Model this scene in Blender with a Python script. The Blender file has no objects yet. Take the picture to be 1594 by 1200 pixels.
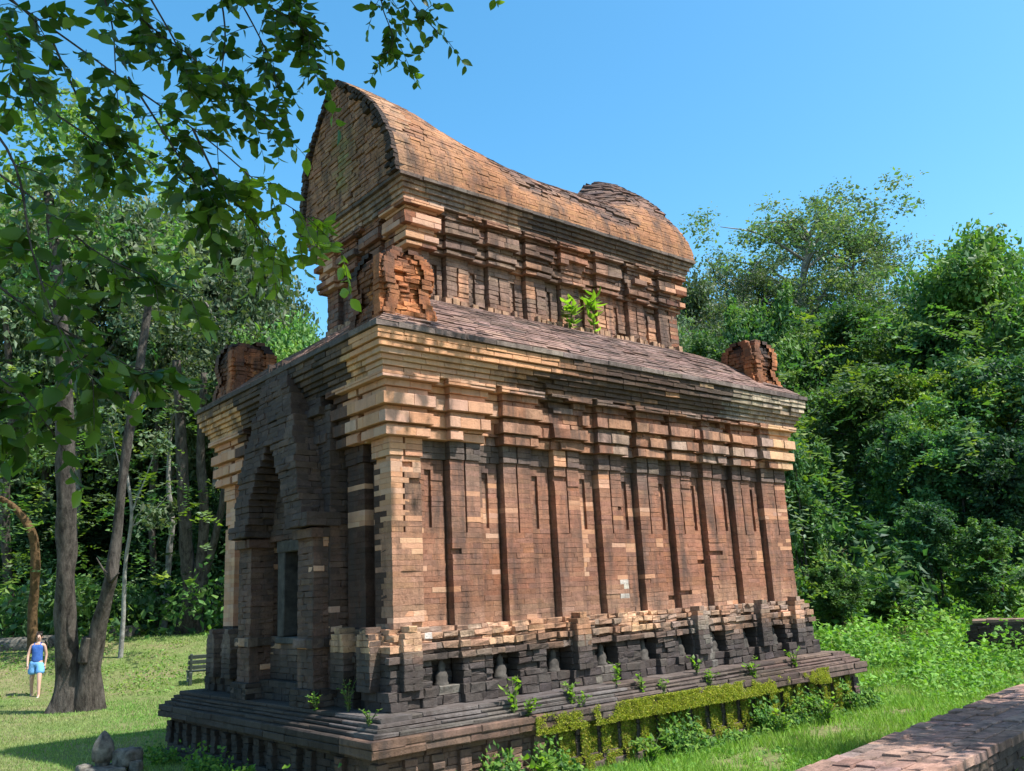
import bpy, bmesh, math, random
import numpy as np
from mathutils import Vector, Matrix, noise as mn
random.seed(7); np.random.seed(7)
SC = bpy.context.scene
COL = SC.collection

# ------------------------------------------------------------------ camera
CAMP = np.array([-4.7662, -7.68524, 1.84])
FWD = np.array([0.62639193, 0.74384441, 0.23308506])
RGT = np.array([0.77148039, -0.63438092, -0.04877357])
UPV = np.array([-0.11158477, -0.21037192, 0.97123246])
FPX = 1362.786
cam_d = bpy.data.cameras.new('camera'); cam = bpy.data.objects.new('camera', cam_d); COL.objects.link(cam)
cam_d.sensor_fit = 'HORIZONTAL'; cam_d.sensor_width = 36.0; cam_d.lens = FPX / 1594 * 36.0
cam_d.clip_start = 0.05; cam_d.clip_end = 3000
cam.matrix_world = Matrix(((RGT[0], UPV[0], -FWD[0], CAMP[0]), (RGT[1], UPV[1], -FWD[1], CAMP[1]), (RGT[2], UPV[2], -FWD[2], CAMP[2]), (0, 0, 0, 1)))
SC.camera = cam

# ------------------------------------------------------------------ sky, sun, exposure
SUN_AZ = math.radians(26)      # from the long face's normal towards +x
SUN_EL = math.radians(57)
sund = Vector((math.sin(SUN_AZ) * math.cos(SUN_EL), -math.cos(SUN_AZ) * math.cos(SUN_EL), math.sin(SUN_EL)))
w = bpy.data.worlds.new('World'); SC.world = w; w.use_nodes = True
wn = w.node_tree.nodes; wl = w.node_tree.links
bg = wn['Background']
sky = wn.new('ShaderNodeTexSky'); sky.sky_type = 'NISHITA'; sky.sun_disc = False
sky.sun_elevation = SUN_EL
sky.sun_rotation = math.atan2(sund.x, sund.y)
sky.air_density = 1.0; sky.dust_density = 1.1; sky.ozone_density = 1.5
hs = wn.new('ShaderNodeHueSaturation'); hs.inputs['Saturation'].default_value = 1.32; hs.inputs['Hue'].default_value = 0.484
wl.new(sky.outputs[0], hs.inputs['Color']); wl.new(hs.outputs[0], bg.inputs['Color'])
bg.inputs['Strength'].default_value = 0.15
sl = bpy.data.lights.new('sun', 'SUN'); sl.energy = 4.6; sl.angle = math.radians(0.53); sl.color = (1.0, 0.96, 0.89)
so = bpy.data.objects.new('sun', sl); COL.objects.link(so)
so.rotation_euler = sund.to_track_quat('Z', 'Y').to_euler()
SC.view_settings.view_transform = 'Standard'; SC.view_settings.look = 'None'
SC.view_settings.exposure = 1.02; SC.view_settings.gamma = 1.0; SC.view_settings.use_curve_mapping = False

# ------------------------------------------------------------------ helpers
def ray(x, y): return FWD + (x - 797) / FPX * RGT - (y - 600) / FPX * UPV
def atz(x, y, z): v = ray(x, y); return CAMP + v * ((z - CAMP[2]) / v[2])
def aty(x, y, yy): v = ray(x, y); return CAMP + v * ((yy - CAMP[1]) / v[1])
def atx(x, y, xx): v = ray(x, y); return CAMP + v * ((xx - CAMP[0]) / v[0])
def atd(x, y, d): return CAMP + ray(x, y) * d
def s2l(c): return tuple(((v / 255.0) / 12.92 if v <= 10 else (((v / 255.0) + 0.055) / 1.055) ** 2.4) for v in c)
def mix(a, b, t): return tuple(a[i] + (b[i] - a[i]) * t for i in range(3))
def clamp(v, a=0.0, b=1.0): return a if v < a else b if v > b else v
def sstep(a, b, v):
    t = clamp((v - a) / (b - a)); return t * t * (3 - 2 * t)
def N3(x, y, z, f=1.0): return mn.noise(Vector((x * f, y * f, z * f)))
def lerp(a, b, t): return a + (b - a) * t

def setp(o, label=None, cat=None, group=None, kind=None):
    if label: o['label'] = label
    if cat: o['category'] = cat
    if group: o['group'] = group
    if kind: o['kind'] = kind
    return o
def empty(name, loc=(0, 0, 0)):
    o = bpy.data.objects.new(name, None); COL.objects.link(o); o.location = loc; o.empty_display_size = 0.2
    return o
def mesh_np(name, verts, faces, nv):
    """verts (n,3) array; faces (m,nv) int array"""
    me = bpy.data.meshes.new(name)
    verts = np.asarray(verts, dtype=np.float32); faces = np.asarray(faces, dtype=np.int32)
    me.vertices.add(len(verts)); me.vertices.foreach_set('co', verts.ravel())
    me.loops.add(faces.size); me.loops.foreach_set('vertex_index', faces.ravel())
    me.polygons.add(len(faces)); me.polygons.foreach_set('loop_start', np.arange(0, faces.size, nv, dtype=np.int32))
    me.polygons.foreach_set('use_smooth', np.zeros(len(faces), dtype=bool))
    me.update(calc_edges=True)
    return me
def add_col(me, cols, name='col'):
    a = me.attributes.new(name, 'FLOAT_COLOR', 'POINT')
    cols = np.asarray(cols); c = np.ones((len(cols), 4), dtype=np.float32); c[:, :cols.shape[1]] = cols
    a.data.foreach_set('color', c.ravel())
def link(name, me, mat, parent=None):
    o = bpy.data.objects.new(name, me); COL.objects.link(o)
    if mat is not None:
        if len(me.materials) == 0: me.materials.append(mat)
    if parent is not None:
        o.parent = parent
        o.matrix_parent_inverse = Matrix.Translation(-Vector(parent.location)) if parent.type == 'EMPTY' else Matrix.Identity(4)
    return o
def bm_obj(name, bm, mat, parent=None, smooth=False):
    me = bpy.data.meshes.new(name); bm.to_mesh(me); bm.free()
    if smooth:
        me.polygons.foreach_set('use_smooth', [True] * len(me.polygons))
    return link(name, me, mat, parent)
def bm_box(bm, lo, hi, jit=0.0):
    vs = [bm.verts.new((x + random.uniform(-jit, jit), y + random.uniform(-jit, jit), z + random.uniform(-jit, jit))) for z in (lo[2], hi[2]) for y in (lo[1], hi[1]) for x in (lo[0], hi[0])]
    for f in ((0, 2, 3, 1), (4, 5, 7, 6), (0, 1, 5, 4), (2, 6, 7, 3), (0, 4, 6, 2), (1, 3, 7, 5)): bm.faces.new([vs[i] for i in f])
    return vs
def tube_np(pts, rads, seg=10, wob=0.0, seed=0):
    """tapered tube along pts, closed ends; returns verts, quads"""
    pts = [Vector(p) for p in pts]; V = []; F = []
    n = len(pts); prev = None
    for i, p in enumerate(pts):
        t = (pts[min(i + 1, n - 1)] - pts[max(i - 1, 0)]).normalized()
        if prev is None:
            a = t.orthogonal().normalized()
        else:
            a = (prev - t * prev.dot(t)).normalized()
        prev = a; b = t.cross(a)
        for k in range(seg):
            th = 2 * math.pi * k / seg
            d = a * math.cos(th) + b * math.sin(th)
            r = rads[i] * (1 + wob * mn.noise(p * 1.7 + d * 1.3 + Vector((seed, 0, 0))))
            V.append(p + d * r)
    for i in range(n - 1):
        for k in range(seg):
            k2 = (k + 1) % seg
            F.append((i * seg + k, i * seg + k2, (i + 1) * seg + k2, (i + 1) * seg + k))
    c0 = len(V); V.append(pts[0]); c1 = len(V); V.append(pts[-1])
    for k in range(seg):
        F.append((c0, (k + 1) % seg, k, k)); F.append((c1, (n - 1) * seg + k, (n - 1) * seg + (k + 1) % seg, (n - 1) * seg + (k + 1) % seg))
    return V, F
def tubes_mesh(name, tubes, smooth=True):
    """tubes: list of (pts, rads, seg, wob)"""
    V = []; F = []
    for i, (p, r, s, wb) in enumerate(tubes):
        v, f = tube_np(p, r, s, wb, i * 3.1); b = len(V)
        V += v; F += [tuple(q + b for q in (x if x[2] != x[3] else x[:3])) for x in f]
    me = bpy.data.meshes.new(name); me.from_pydata([tuple(v) for v in V], [], F)
    if smooth: me.polygons.foreach_set('use_smooth', [True] * len(me.polygons))
    return me
def smooth_path(pts, n=4):
    """Catmull-Rom through pts (tuples incl. radius as 4th)"""
    P = [np.array(p, float) for p in pts]; out = []
    for i in range(len(P) - 1):
        p0 = P[max(i - 1, 0)]; p1 = P[i]; p2 = P[i + 1]; p3 = P[min(i + 2, len(P) - 1)]
        for k in range(n):
            t = k / n
            out.append(0.5 * ((2 * p1) + (-p0 + p2) * t + (2 * p0 - 5 * p1 + 4 * p2 - p3) * t * t + (-p0 + 3 * p1 - 3 * p2 + p3) * t ** 3))
    out.append(P[-1]); return out

# ------------------------------------------------------------------ materials
def new_mat(name):
    m = bpy.data.materials.new(name); m.use_nodes = True
    nt = m.node_tree; return m, nt.nodes, nt.links, nt.nodes['Principled BSDF']
def ramp(nodes, p0, c0, p1, c1):
    r = nodes.new('ShaderNodeValToRGB'); e = r.color_ramp.elements
    e[0].position = p0; e[0].color = (*c0, 1); e[1].position = p1; e[1].color = (*c1, 1); return r
def noise_n(nodes, links, scale, detail=4, rough=0.6, vec=None, dist=0.0):
    n = nodes.new('ShaderNodeTexNoise'); n.inputs['Scale'].default_value = scale; n.inputs['Detail'].default_value = detail
    n.inputs['Roughness'].default_value = rough; n.inputs['Distortion'].default_value = dist
    if vec is not None: links.new(vec, n.inputs['Vector'])
    return n
def mixc(nodes, links, mode, fac, a, b):
    m = nodes.new('ShaderNodeMix'); m.data_type = 'RGBA'; m.blend_type = mode
    for sock, v in ((m.inputs[0], fac), (m.inputs[6], a), (m.inputs[7], b)):
        if isinstance(v, (int, float)): sock.default_value = v
        elif isinstance(v, tuple): sock.default_value = (*v, 1)
        else: links.new(v, sock)
    return m.outputs[2]
def mat_brick():
    m, n, l, b = new_mat('old_brick')
    at = n.new('ShaderNodeAttribute'); at.attribute_name = 'col'
    tc = n.new('ShaderNodeTexCoord'); vec = tc.outputs['Object']
    n1 = noise_n(n, l, 9.0, 6, 0.7, vec); r1 = ramp(n, 0.30, (0.70, 0.68, 0.66), 0.72, (1.25, 1.24, 1.22)); l.new(n1.outputs[0], r1.inputs[0])
    c = mixc(n, l, 'MULTIPLY', at.outputs['Alpha'], at.outputs['Color'], r1.outputs[0])
    n2 = noise_n(n, l, 46.0, 4, 0.7, vec); r2 = ramp(n, 0.34, (0.45, 0.42, 0.40), 0.46, (1, 1, 1)); l.new(n2.outputs[0], r2.inputs[0])
    wf = n.new('ShaderNodeMath'); wf.operation = 'MULTIPLY'; wf.inputs[1].default_value = 0.7; l.new(at.outputs['Alpha'], wf.inputs[0])
    c = mixc(n, l, 'MULTIPLY', wf.outputs[0], c, r2.outputs[0])
    # lichen / lime bloom: pale flecks with a shape of their own
    n3 = noise_n(n, l, 17.0, 5, 0.75, vec); r3 = ramp(n, 0.62, (0, 0, 0), 0.72, (1, 1, 1)); l.new(n3.outputs[0], r3.inputs[0])
    mm = n.new('ShaderNodeMath'); mm.operation = 'MULTIPLY'; mm.inputs[1].default_value = 0.26; l.new(r3.outputs[0], mm.inputs[0])
    c = mixc(n, l, 'MIX', mm.outputs[0], c, (0.40, 0.36, 0.32))
    mp = n.new('ShaderNodeMapping'); mp.inputs['Scale'].default_value = (3.2, 3.2, 0.55); l.new(vec, mp.inputs['Vector'])
    n6 = noise_n(n, l, 1.6, 6, 0.68, mp.outputs[0]); r6 = ramp(n, 0.46, (0, 0, 0), 0.66, (1, 1, 1)); l.new(n6.outputs[0], r6.inputs[0])
    m6 = n.new('ShaderNodeMath'); m6.operation = 'MULTIPLY'; l.new(r6.outputs[0], m6.inputs[0]); l.new(at.outputs['Alpha'], m6.inputs[1])
    m7 = n.new('ShaderNodeMath'); m7.operation = 'MULTIPLY'; m7.inputs[1].default_value = 0.80; l.new(m6.outputs[0], m7.inputs[0])
    c = mixc(n, l, 'MIX', m7.outputs[0], c, (0.060, 0.046, 0.040))
    n8 = noise_n(n, l, 0.9, 5, 0.6, vec); r8 = ramp(n, 0.35, (0.74, 0.70, 0.68), 0.65, (1.16, 1.14, 1.12)); l.new(n8.outputs[0], r8.inputs[0])
    c = mixc(n, l, 'MULTIPLY', at.outputs['Alpha'], c, r8.outputs[0])
    l.new(c, b.inputs['Base Color']); b.inputs['Roughness'].default_value = 0.92
    b.inputs['Specular IOR Level'].default_value = 0.25
    n4 = noise_n(n, l, 60.0, 5, 0.7, vec); n5 = noise_n(n, l, 14.0, 5, 0.65, vec)
    ad = n.new('ShaderNodeMath'); ad.operation = 'ADD'; l.new(n4.outputs[0], ad.inputs[0]); l.new(n5.outputs[0], ad.inputs[1])
    bp = n.new('ShaderNodeBump'); bp.inputs['Strength'].default_value = 0.75; bp.inputs['Distance'].default_value = 0.012
    l.new(ad.outputs[0], bp.inputs['Height']); l.new(bp.outputs[0], b.inputs['Normal'])
    return m
M_BRICK = mat_brick()
def mat_simple(name, c0, c1, scale, rough=0.9, bump=0.4, bscale=None, bdist=0.02, spec=0.3, detail=5):
    m, n, l, b = new_mat(name)
    tc = n.new('ShaderNodeTexCoord'); vec = tc.outputs['Object']
    n1 = noise_n(n, l, scale, detail, 0.65, vec); r = ramp(n, 0.32, c0, 0.68, c1); l.new(n1.outputs[0], r.inputs[0])
    l.new(r.outputs[0], b.inputs['Base Color']); b.inputs['Roughness'].default_value = rough; b.inputs['Specular IOR Level'].default_value = spec
    if bump:
        n2 = noise_n(n, l, bscale or scale * 2, 6, 0.7, vec); bp = n.new('ShaderNodeBump'); bp.inputs['Strength'].default_value = bump; bp.inputs['Distance'].default_value = bdist
        l.new(n2.outputs[0], bp.inputs['Height']); l.new(bp.outputs[0], b.inputs['Normal'])
    return m
M_CORE = mat_simple('joint_earth', (0.035, 0.026, 0.02), (0.09, 0.062, 0.045), 20, 0.95, 0.5)
M_LATER = None
# ================================================================== TEMPLE
L, W = 7.184, 4.446
C_NEW = [(0.54, 0.295, 0.178), (0.51, 0.275, 0.165), (0.55, 0.32, 0.205), (0.50, 0.26, 0.150), (0.52, 0.315, 0.215)]
C_OLD = [(0.270, 0.118, 0.070), (0.252, 0.110, 0.066), (0.290, 0.134, 0.079), (0.248, 0.118, 0.079), (0.280, 0.115, 0.062)]
C_GREY = [(0.21, 0.168, 0.143), (0.17, 0.145, 0.13), (0.25, 0.19, 0.155)]
C_BLK = [(0.032, 0.026, 0.023), (0.042, 0.033, 0.028), (0.027, 0.023, 0.021)]
C_ORG = [(0.46, 0.215, 0.10), (0.42, 0.19, 0.09), (0.50, 0.26, 0.13)]
C_PLN = [(0.085, 0.062, 0.052), (0.10, 0.074, 0.060), (0.070, 0.054, 0.047), (0.115, 0.088, 0.074)]
rc = random.choice
BR = {}   # part key -> list of (quad(4x3), normal, depth, colour, rough, chamfer)
def emit(part, q, n, depth, col, rough=0.004, cham=0.005):
    BR.setdefault(part, []).append((q, n, depth, col, rough, cham))
class Face:
    def __init__(s, O, e, n, ln, name): s.O = np.array(O, float); s.e = np.array(e, float); s.n = np.array(n, float); s.ln = ln; s.name = name; s.flip = np.cross(s.e, (0, 0, 1)).dot(s.n) < 0
    def pt(s, u, off, z): p = s.O + s.e * u + s.n * off; return (p[0], p[1], z)
def faces_rect(x0, x1, y0, y1):
    return [Face((x0, y0, 0), (1, 0, 0), (0, -1, 0), x1 - x0, 'S'), Face((x0, y0, 0), (0, 1, 0), (-1, 0, 0), y1 - y0, 'W'),
            Face((x0, y1, 0), (1, 0, 0), (0, 1, 0), x1 - x0, 'N'), Face((x1, y0, 0), (0, 1, 0), (1, 0, 0), y1 - y0, 'E')]
CI = [0]
FL = faces_rect(0, L, 0, W)
def run(part, F, s0, s1, z0, z1, off, depth, colf, blen=0.25, rough=0.004, gap=0.003, ero=None, cham=0.005, recess=0.012):
    """one course of bricks along a face from s0 to s1"""
    if s1 - s0 < 0.012: return
    CI[0] += 1
    s = s0; first = True
    while s < s1 - 1e-4:
        bl = blen * random.uniform(0.72, 1.25)
        if first: bl *= random.choice((0.5, 0.8, 1.0)); first = False
        e = s + bl
        if s1 - e < blen * 0.35: e = s1
        m = (s + e) / 2; zc = (z0 + z1) / 2
        if F is FL[2] and m < 0.24: col = colf(W - 0.05, zc, FL[1])          # quoins take the colour of the face they turn onto
        elif F is FL[3] and m < 0.24: col = colf(L - 0.05, zc, FL[0])
        elif F is FL[1] and m < 0.23: col = colf(0.05, zc, FL[0])
        else: col = colf(m, zc, F)
        rg = rough; o = off + random.gauss(0, 0.0025 if cham > 0.002 else 0.0013)
        if len(col) == 4:      # 4th entry: is new brick
            rg = 0.0012; o = off + random.gauss(0, 0.001)
        else:
            if random.random() < 0.025: o -= random.uniform(0.3, 1) * recess
        if ero is not None:
            r = ero(m, zc, F)
            if r is None: s = e; continue
            o -= r
            if r > 0.015: rg = max(rg, 0.009)
        g = (gap if cham > 0.002 else 0.0014) / 2
        zz0 = z0 + g; zz1 = z1 - g
        a = F.pt(s + g, o, zz0); b = F.pt(e - g, o, zz0); c = F.pt(e - g, o, zz1); d = F.pt(s + g, o, zz1)
        q = (b, a, d, c) if F.flip else (a, b, c, d)
        emit(part, q, F.n, depth, col, rg, cham)
        s = e
def jitcol(c, v=0.10):
    k = 1 + random.uniform(-v, v); return (c[0] * k, c[1] * k * random.uniform(0.97, 1.03), c[2] * k * random.uniform(0.95, 1.05))

# --- where the photograph shows pale repair bricks on the long wall (pixel boxes turned into wall coordinates)
def boxes(ox, oy, sc, lst):
    out = []
    for x0, y0, x1, y1 in lst:
        a = aty(ox + x0 / sc, oy + y0 / sc, 0); b = aty(ox + x1 / sc, oy + y1 / sc, 0)
        out.append((min(a[0], b[0]) + 0.01, max(a[0], b[0]) - 0.01, min(a[2], b[2]), max(a[2], b[2])))
    return out
NEWB = boxes(580, 500, 3.333, [(100, 695, 275, 780), (100, 780, 190, 1040), (190, 1005, 240, 1035), (250, 1065, 320, 1100), (210, 1130, 280, 1200), (460, 872, 570, 902), (490, 1015, 545, 1045), (550, 1045, 580, 1072), (575, 970, 690, 1030), (620, 920, 660, 970), (725, 970, 790, 1000), (625, 1080, 675, 1130), (630, 843, 690, 870), (1000, 930, 1110, 985), (1110, 925, 1185, 985), (1115, 1060, 1160, 1200), (1195, 790, 1260, 870)])
NEWB += boxes(900, 540, 3.333, [(130, 660, 190, 740), (30, 780, 110, 960), (40, 960, 100, 1180), (285, 840, 365, 872), (180, 1005, 235, 1030), (260, 1005, 325, 1060), (425, 1000, 460, 1030), (365, 1030, 400, 1055), (430, 735, 480, 760), (260, 725, 310, 750), (980, 830, 1095, 890), (1020, 725, 1080, 750), (945, 1060, 1000, 1080), (945, 1100, 1000, 1122), (1060, 990, 1115, 1050), (885, 765, 920, 800), (375, 1170, 420, 1192), (470, 1170, 510, 1200), (760, 760, 795, 790), (215, 880, 255, 905)])
NEWB += boxes(600, 860, 3.53, [(150, 0, 225, 15), (220, 55, 250, 85), (260, 175, 440, 210), (635, 80, 675, 110), (530, 265, 560, 295), (525, 110, 550, 135), (95, 315, 260, 410), (245, 375, 385, 400), (765, 345, 870, 375), (1100, 0, 1185, 30), (1100, 60, 1150, 125), (1120, 150, 1160, 240), (1310, 115, 1340, 135)])
NEWB += boxes(960, 860, 3.53, [(440, 275, 525, 300), (625, 265, 705, 285), (790, 245, 860, 270), (790, 0, 845, 20), (790, 35, 850, 60), (440, 205, 480, 225), (35, 110, 70, 135), (190, 110, 230, 135), (290, 110, 325, 135), (870, 305, 970, 400)])
WHITE = boxes(600, 860, 3.53, [(1320, 140, 1365, 240), (190, 440, 235, 510), (150, 500, 180, 540)])
def inb(lst, x, z):
    for b in lst:
        if b[0] <= x <= b[1] and b[2] <= z <= b[3]: return True
    return False
def new_c(): return jitcol(rc(C_NEW), 0.07) + (1,)

def col_wall(u, z, F):
    if F.name == 'S':
        if inb(NEWB, u, z):
            if u < 0.45: return new_c()
            return mix(new_c()[:3], rc(C_OLD), random.uniform(0.1, 0.45)) + (1,)
        if inb(WHITE, u, z): return jitcol((0.50, 0.46, 0.42))
        st = N3(u, z, 3.0, 0.9) + 0.5 * N3(u, z, 9.0, 2.3)
        c = rc(C_OLD)
        top = sstep(2.85, 3.35, z + 0.22 * N3(u, z, 1, 2.2))        # grey crust under the frieze
        c = mix(c, mix(rc(C_GREY), (0.07, 0.062, 0.06), clamp(0.5 + 1.4 * N3(u, z, 14, 1.8))), 0.85 * top * clamp(0.6 + N3(u, 0, 4, 1.7)))
        if u < 0.4: c = mix(c, (0.42, 0.25, 0.155), 0.6)
        c = mix(c, rc(C_GREY), clamp(0.35 * st + 0.12))
        c = mix(c, (0.36, 0.175, 0.11), 0.15 + 0.25 * sstep(3.6, 5.4, u))
        low = 1 - sstep(1.62, 1.95, z + 0.15 * N3(u, 5, z, 3))
        c = mix(c, (0.40, 0.27, 0.19), 0.45 * low)
        return jitcol(c, 0.06)
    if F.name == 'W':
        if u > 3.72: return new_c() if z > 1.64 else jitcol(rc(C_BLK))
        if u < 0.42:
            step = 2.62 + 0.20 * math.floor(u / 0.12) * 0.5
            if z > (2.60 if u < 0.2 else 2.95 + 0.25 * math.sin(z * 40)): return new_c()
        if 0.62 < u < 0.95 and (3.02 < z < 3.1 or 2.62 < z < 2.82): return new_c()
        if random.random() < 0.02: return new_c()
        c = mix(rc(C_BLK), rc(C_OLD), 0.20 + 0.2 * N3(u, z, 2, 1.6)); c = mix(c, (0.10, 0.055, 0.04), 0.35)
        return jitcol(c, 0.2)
    return jitcol(rc(C_OLD), 0.2)
def col_frieze(u, z, F):
    if F.name == 'S':
        if u < 0.46: return new_c()
        if N3(u * 3.1, z * 2, 11) > 0.42: return new_c()
        c = mix(rc(C_GREY), rc(C_OLD), clamp(0.35 + 0.6 * N3(u, z, 5, 1.5)))
        return jitcol(mix(c, (0.075, 0.068, 0.066), 0.50), 0.10)
    if F.name == 'W' and (u < 0.42 or u > 3.72): return new_c()
    return col_wall(u, z, F)
def col_band(u, z, F):
    if F.name == 'S':
        lim = 1.25 + 0.5 * (z - 3.5) + 0.12 * N3(u, z, 3, 4)
        if u < lim: return new_c()
        if u > 6.75 + 0.2 * N3(z, 2, 3, 4): return jitcol((0.55, 0.34, 0.2)) + (1,)
        c = mix((0.40, 0.225, 0.145), rc(C_OLD), random.random() * 0.7)
        if N3(u, z * 3, 7, 1.9) > 0.25: c = mix(c, (0.34, 0.29, 0.26), 0.55)
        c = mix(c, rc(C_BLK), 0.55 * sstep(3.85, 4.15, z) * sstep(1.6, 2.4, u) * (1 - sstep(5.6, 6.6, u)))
        return jitcol(c, 0.14)
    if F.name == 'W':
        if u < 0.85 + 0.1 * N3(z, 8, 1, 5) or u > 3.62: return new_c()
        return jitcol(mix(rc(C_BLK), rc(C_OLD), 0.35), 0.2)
    return jitcol(rc(C_OLD), 0.2)
def col_fascia(u, z, F):
    if F.name == 'S':
        k = sstep(1.7, 3.0, u + 0.5 * (4.5 - z) + 0.3 * N3(u, z * 4, 2, 1.5)) * (1 - sstep(5.2, 6.7, u + 0.5 * N3(u, z * 5, 6, 1.6)))
        c = mix((0.58, 0.315, 0.18), (0.50, 0.42, 0.31), sstep(4.2, 6.2, u))
        if u < 2.4: c = mix(c, (0.62, 0.33, 0.165), 0.5)
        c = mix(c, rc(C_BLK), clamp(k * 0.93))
        if k > 0.4 and random.random() < 0.06: c = (0.33, 0.22, 0.13)
        if u > 5.2 and random.random() < 0.3: c = mix(c, (0.12, 0.11, 0.095), 0.6)
        if k < 0.25 and u < 3: return mix(jitcol(c, 0.08), (0.56, 0.29, 0.155), 0.5) + (1,)
        return jitcol(c, 0.12)
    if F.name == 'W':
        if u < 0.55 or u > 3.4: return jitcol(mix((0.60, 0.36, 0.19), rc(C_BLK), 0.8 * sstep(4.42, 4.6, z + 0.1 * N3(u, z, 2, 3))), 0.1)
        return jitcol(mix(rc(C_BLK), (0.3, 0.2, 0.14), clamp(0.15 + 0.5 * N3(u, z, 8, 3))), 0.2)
    return jitcol(rc(C_OLD), 0.2)
def col_cav(u, z, F):
    if F.name == 'S':
        c = mix((0.50, 0.325, 0.205), rc(C_NEW), 0.4)
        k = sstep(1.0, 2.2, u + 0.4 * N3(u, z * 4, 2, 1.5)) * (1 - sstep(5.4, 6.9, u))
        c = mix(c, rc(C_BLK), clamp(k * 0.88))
        if u > 5.4: c = mix(c, (0.30, 0.29, 0.25), 0.5)
        if k > .4 and random.random() < 0.08: c = (0.36, 0.20, 0.11)
        if k < 0.25 and u < 3: return jitcol(c, 0.08) + (1,)
        return jitcol(c, 0.12)
    return col_fascia(u, z - 0.12, F)
def col_base(u, z, F):
    t = z + 0.10 * N3(u, z, 2, 2.5)
    if F.name == 'S':
        if z > 1.3 and inb(NEWB, u, z): return new_c()
        if z > 1.36 and N3(u * 1.3, z, 15) > 0.30: return jitcol((0.56, 0.35, 0.22))
        if inb(WHITE, u, z): return jitcol((0.55, 0.52, 0.48))
        c = mix((0.40, 0.225, 0.14), (0.30, 0.225, 0.18), random.random())
        if 1.5 < u < 2.6 and z > 1.2: c = mix(c, (0.48, 0.26, 0.145), 0.7)
        dark = mix((0.045, 0.038, 0.036), (0.085, 0.073, 0.07), random.random())
        c = mix(dark, c, sstep(1.16, 1.50, t + 0.12 * N3(u, 3, 3, 1.1)))
        if N3(u, z, 33, 2.2) > 0.38: c = mix(c, (0.26, 0.25, 0.22), 0.4)
        return jitcol(c, 0.11)
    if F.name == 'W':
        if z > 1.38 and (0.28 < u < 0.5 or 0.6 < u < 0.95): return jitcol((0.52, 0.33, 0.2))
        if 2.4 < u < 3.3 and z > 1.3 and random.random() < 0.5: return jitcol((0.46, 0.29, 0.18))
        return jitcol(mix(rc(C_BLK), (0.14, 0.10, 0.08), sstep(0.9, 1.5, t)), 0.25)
    return jitcol(rc(C_PLN), 0.2)
def col_plinth(u, z, F):
    c = rc(C_PLN)
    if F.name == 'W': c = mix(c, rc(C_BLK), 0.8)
    if F.name == 'S':
        c = mix(c, (0.13, 0.108, 0.095), clamp(0.3 + N3(u, z, 4, 1.1)))
        if 0.66 < z < 0.82 and u < 2.6: c = mix(c, (0.125, 0.125, 0.128), 0.5)
        if -0.6 < u < 1.6 and z < 0.66: c = mix(c, (0.185, 0.105, 0.070), 0.55)
        if u > 5.8: c = mix(c, (0.17, 0.11, 0.095), 0.5)
        if random.random() < 0.02: c = (0.26, 0.20, 0.18)
    return jitcol(c, 0.10)

PIL_S = [(0.0, 0.42)] + [(a, a + 0.40) for a in (0.80, 1.55, 2.335, 3.085, 3.80, 4.47, 5.155, 5.83)] + [(6.545, L)]
PIL_W = [(0.0, 0.38), (0.58, 0.95), (W - 0.95, W - 0.58), (W - 0.38, W)]
PILS = {'S': PIL_S, 'N': PIL_S, 'W': PIL_W, 'E': [(0, 0.38), (0.7, 1.1), (1.45, 1.85), (2.6, 3.0), (3.35, 3.75), (W - 0.38, W)]}
PD = 0.09
SLOT_S = [(b + 0.10, b + 0.185) for a, b in PIL_S[:-1]]
def courses(z0, z1, h=0.066):
    n = max(1, round((z1 - z0) / h)); return [(lerp(z0, z1, i / n), lerp(z0, z1, (i + 1) / n)) for i in range(n)]
def ero_band(u, z, F):
    if F.name != 'S': return 0.05 if (N3(u, z, 3, 2.2) > 0.35 and 0.9 < u < 3.5) else 0.0
    if u < 1.0: return 0.0
    v = N3(u * 1.5, z * 3.0, 21.0) + 0.5 * N3(u * 4, z * 7, 2)
    if 1.15 < u < 1.55 and 3.50 < z < 3.80 and u > 1.25 + (3.8 - z) * 0.2: return 0.09
    if 2.15 < u < 2.6 and 3.85 < z < 4.15: return 0.09
    if v > 0.40: return 0.075
    if v > 0.30: return 0.03
    return random.uniform(0, 0.014)
def ero_wall(u, z, F):
    r = random.random()
    if r < 0.006: return 0.03
    return 0.0
QN = [0]
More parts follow.
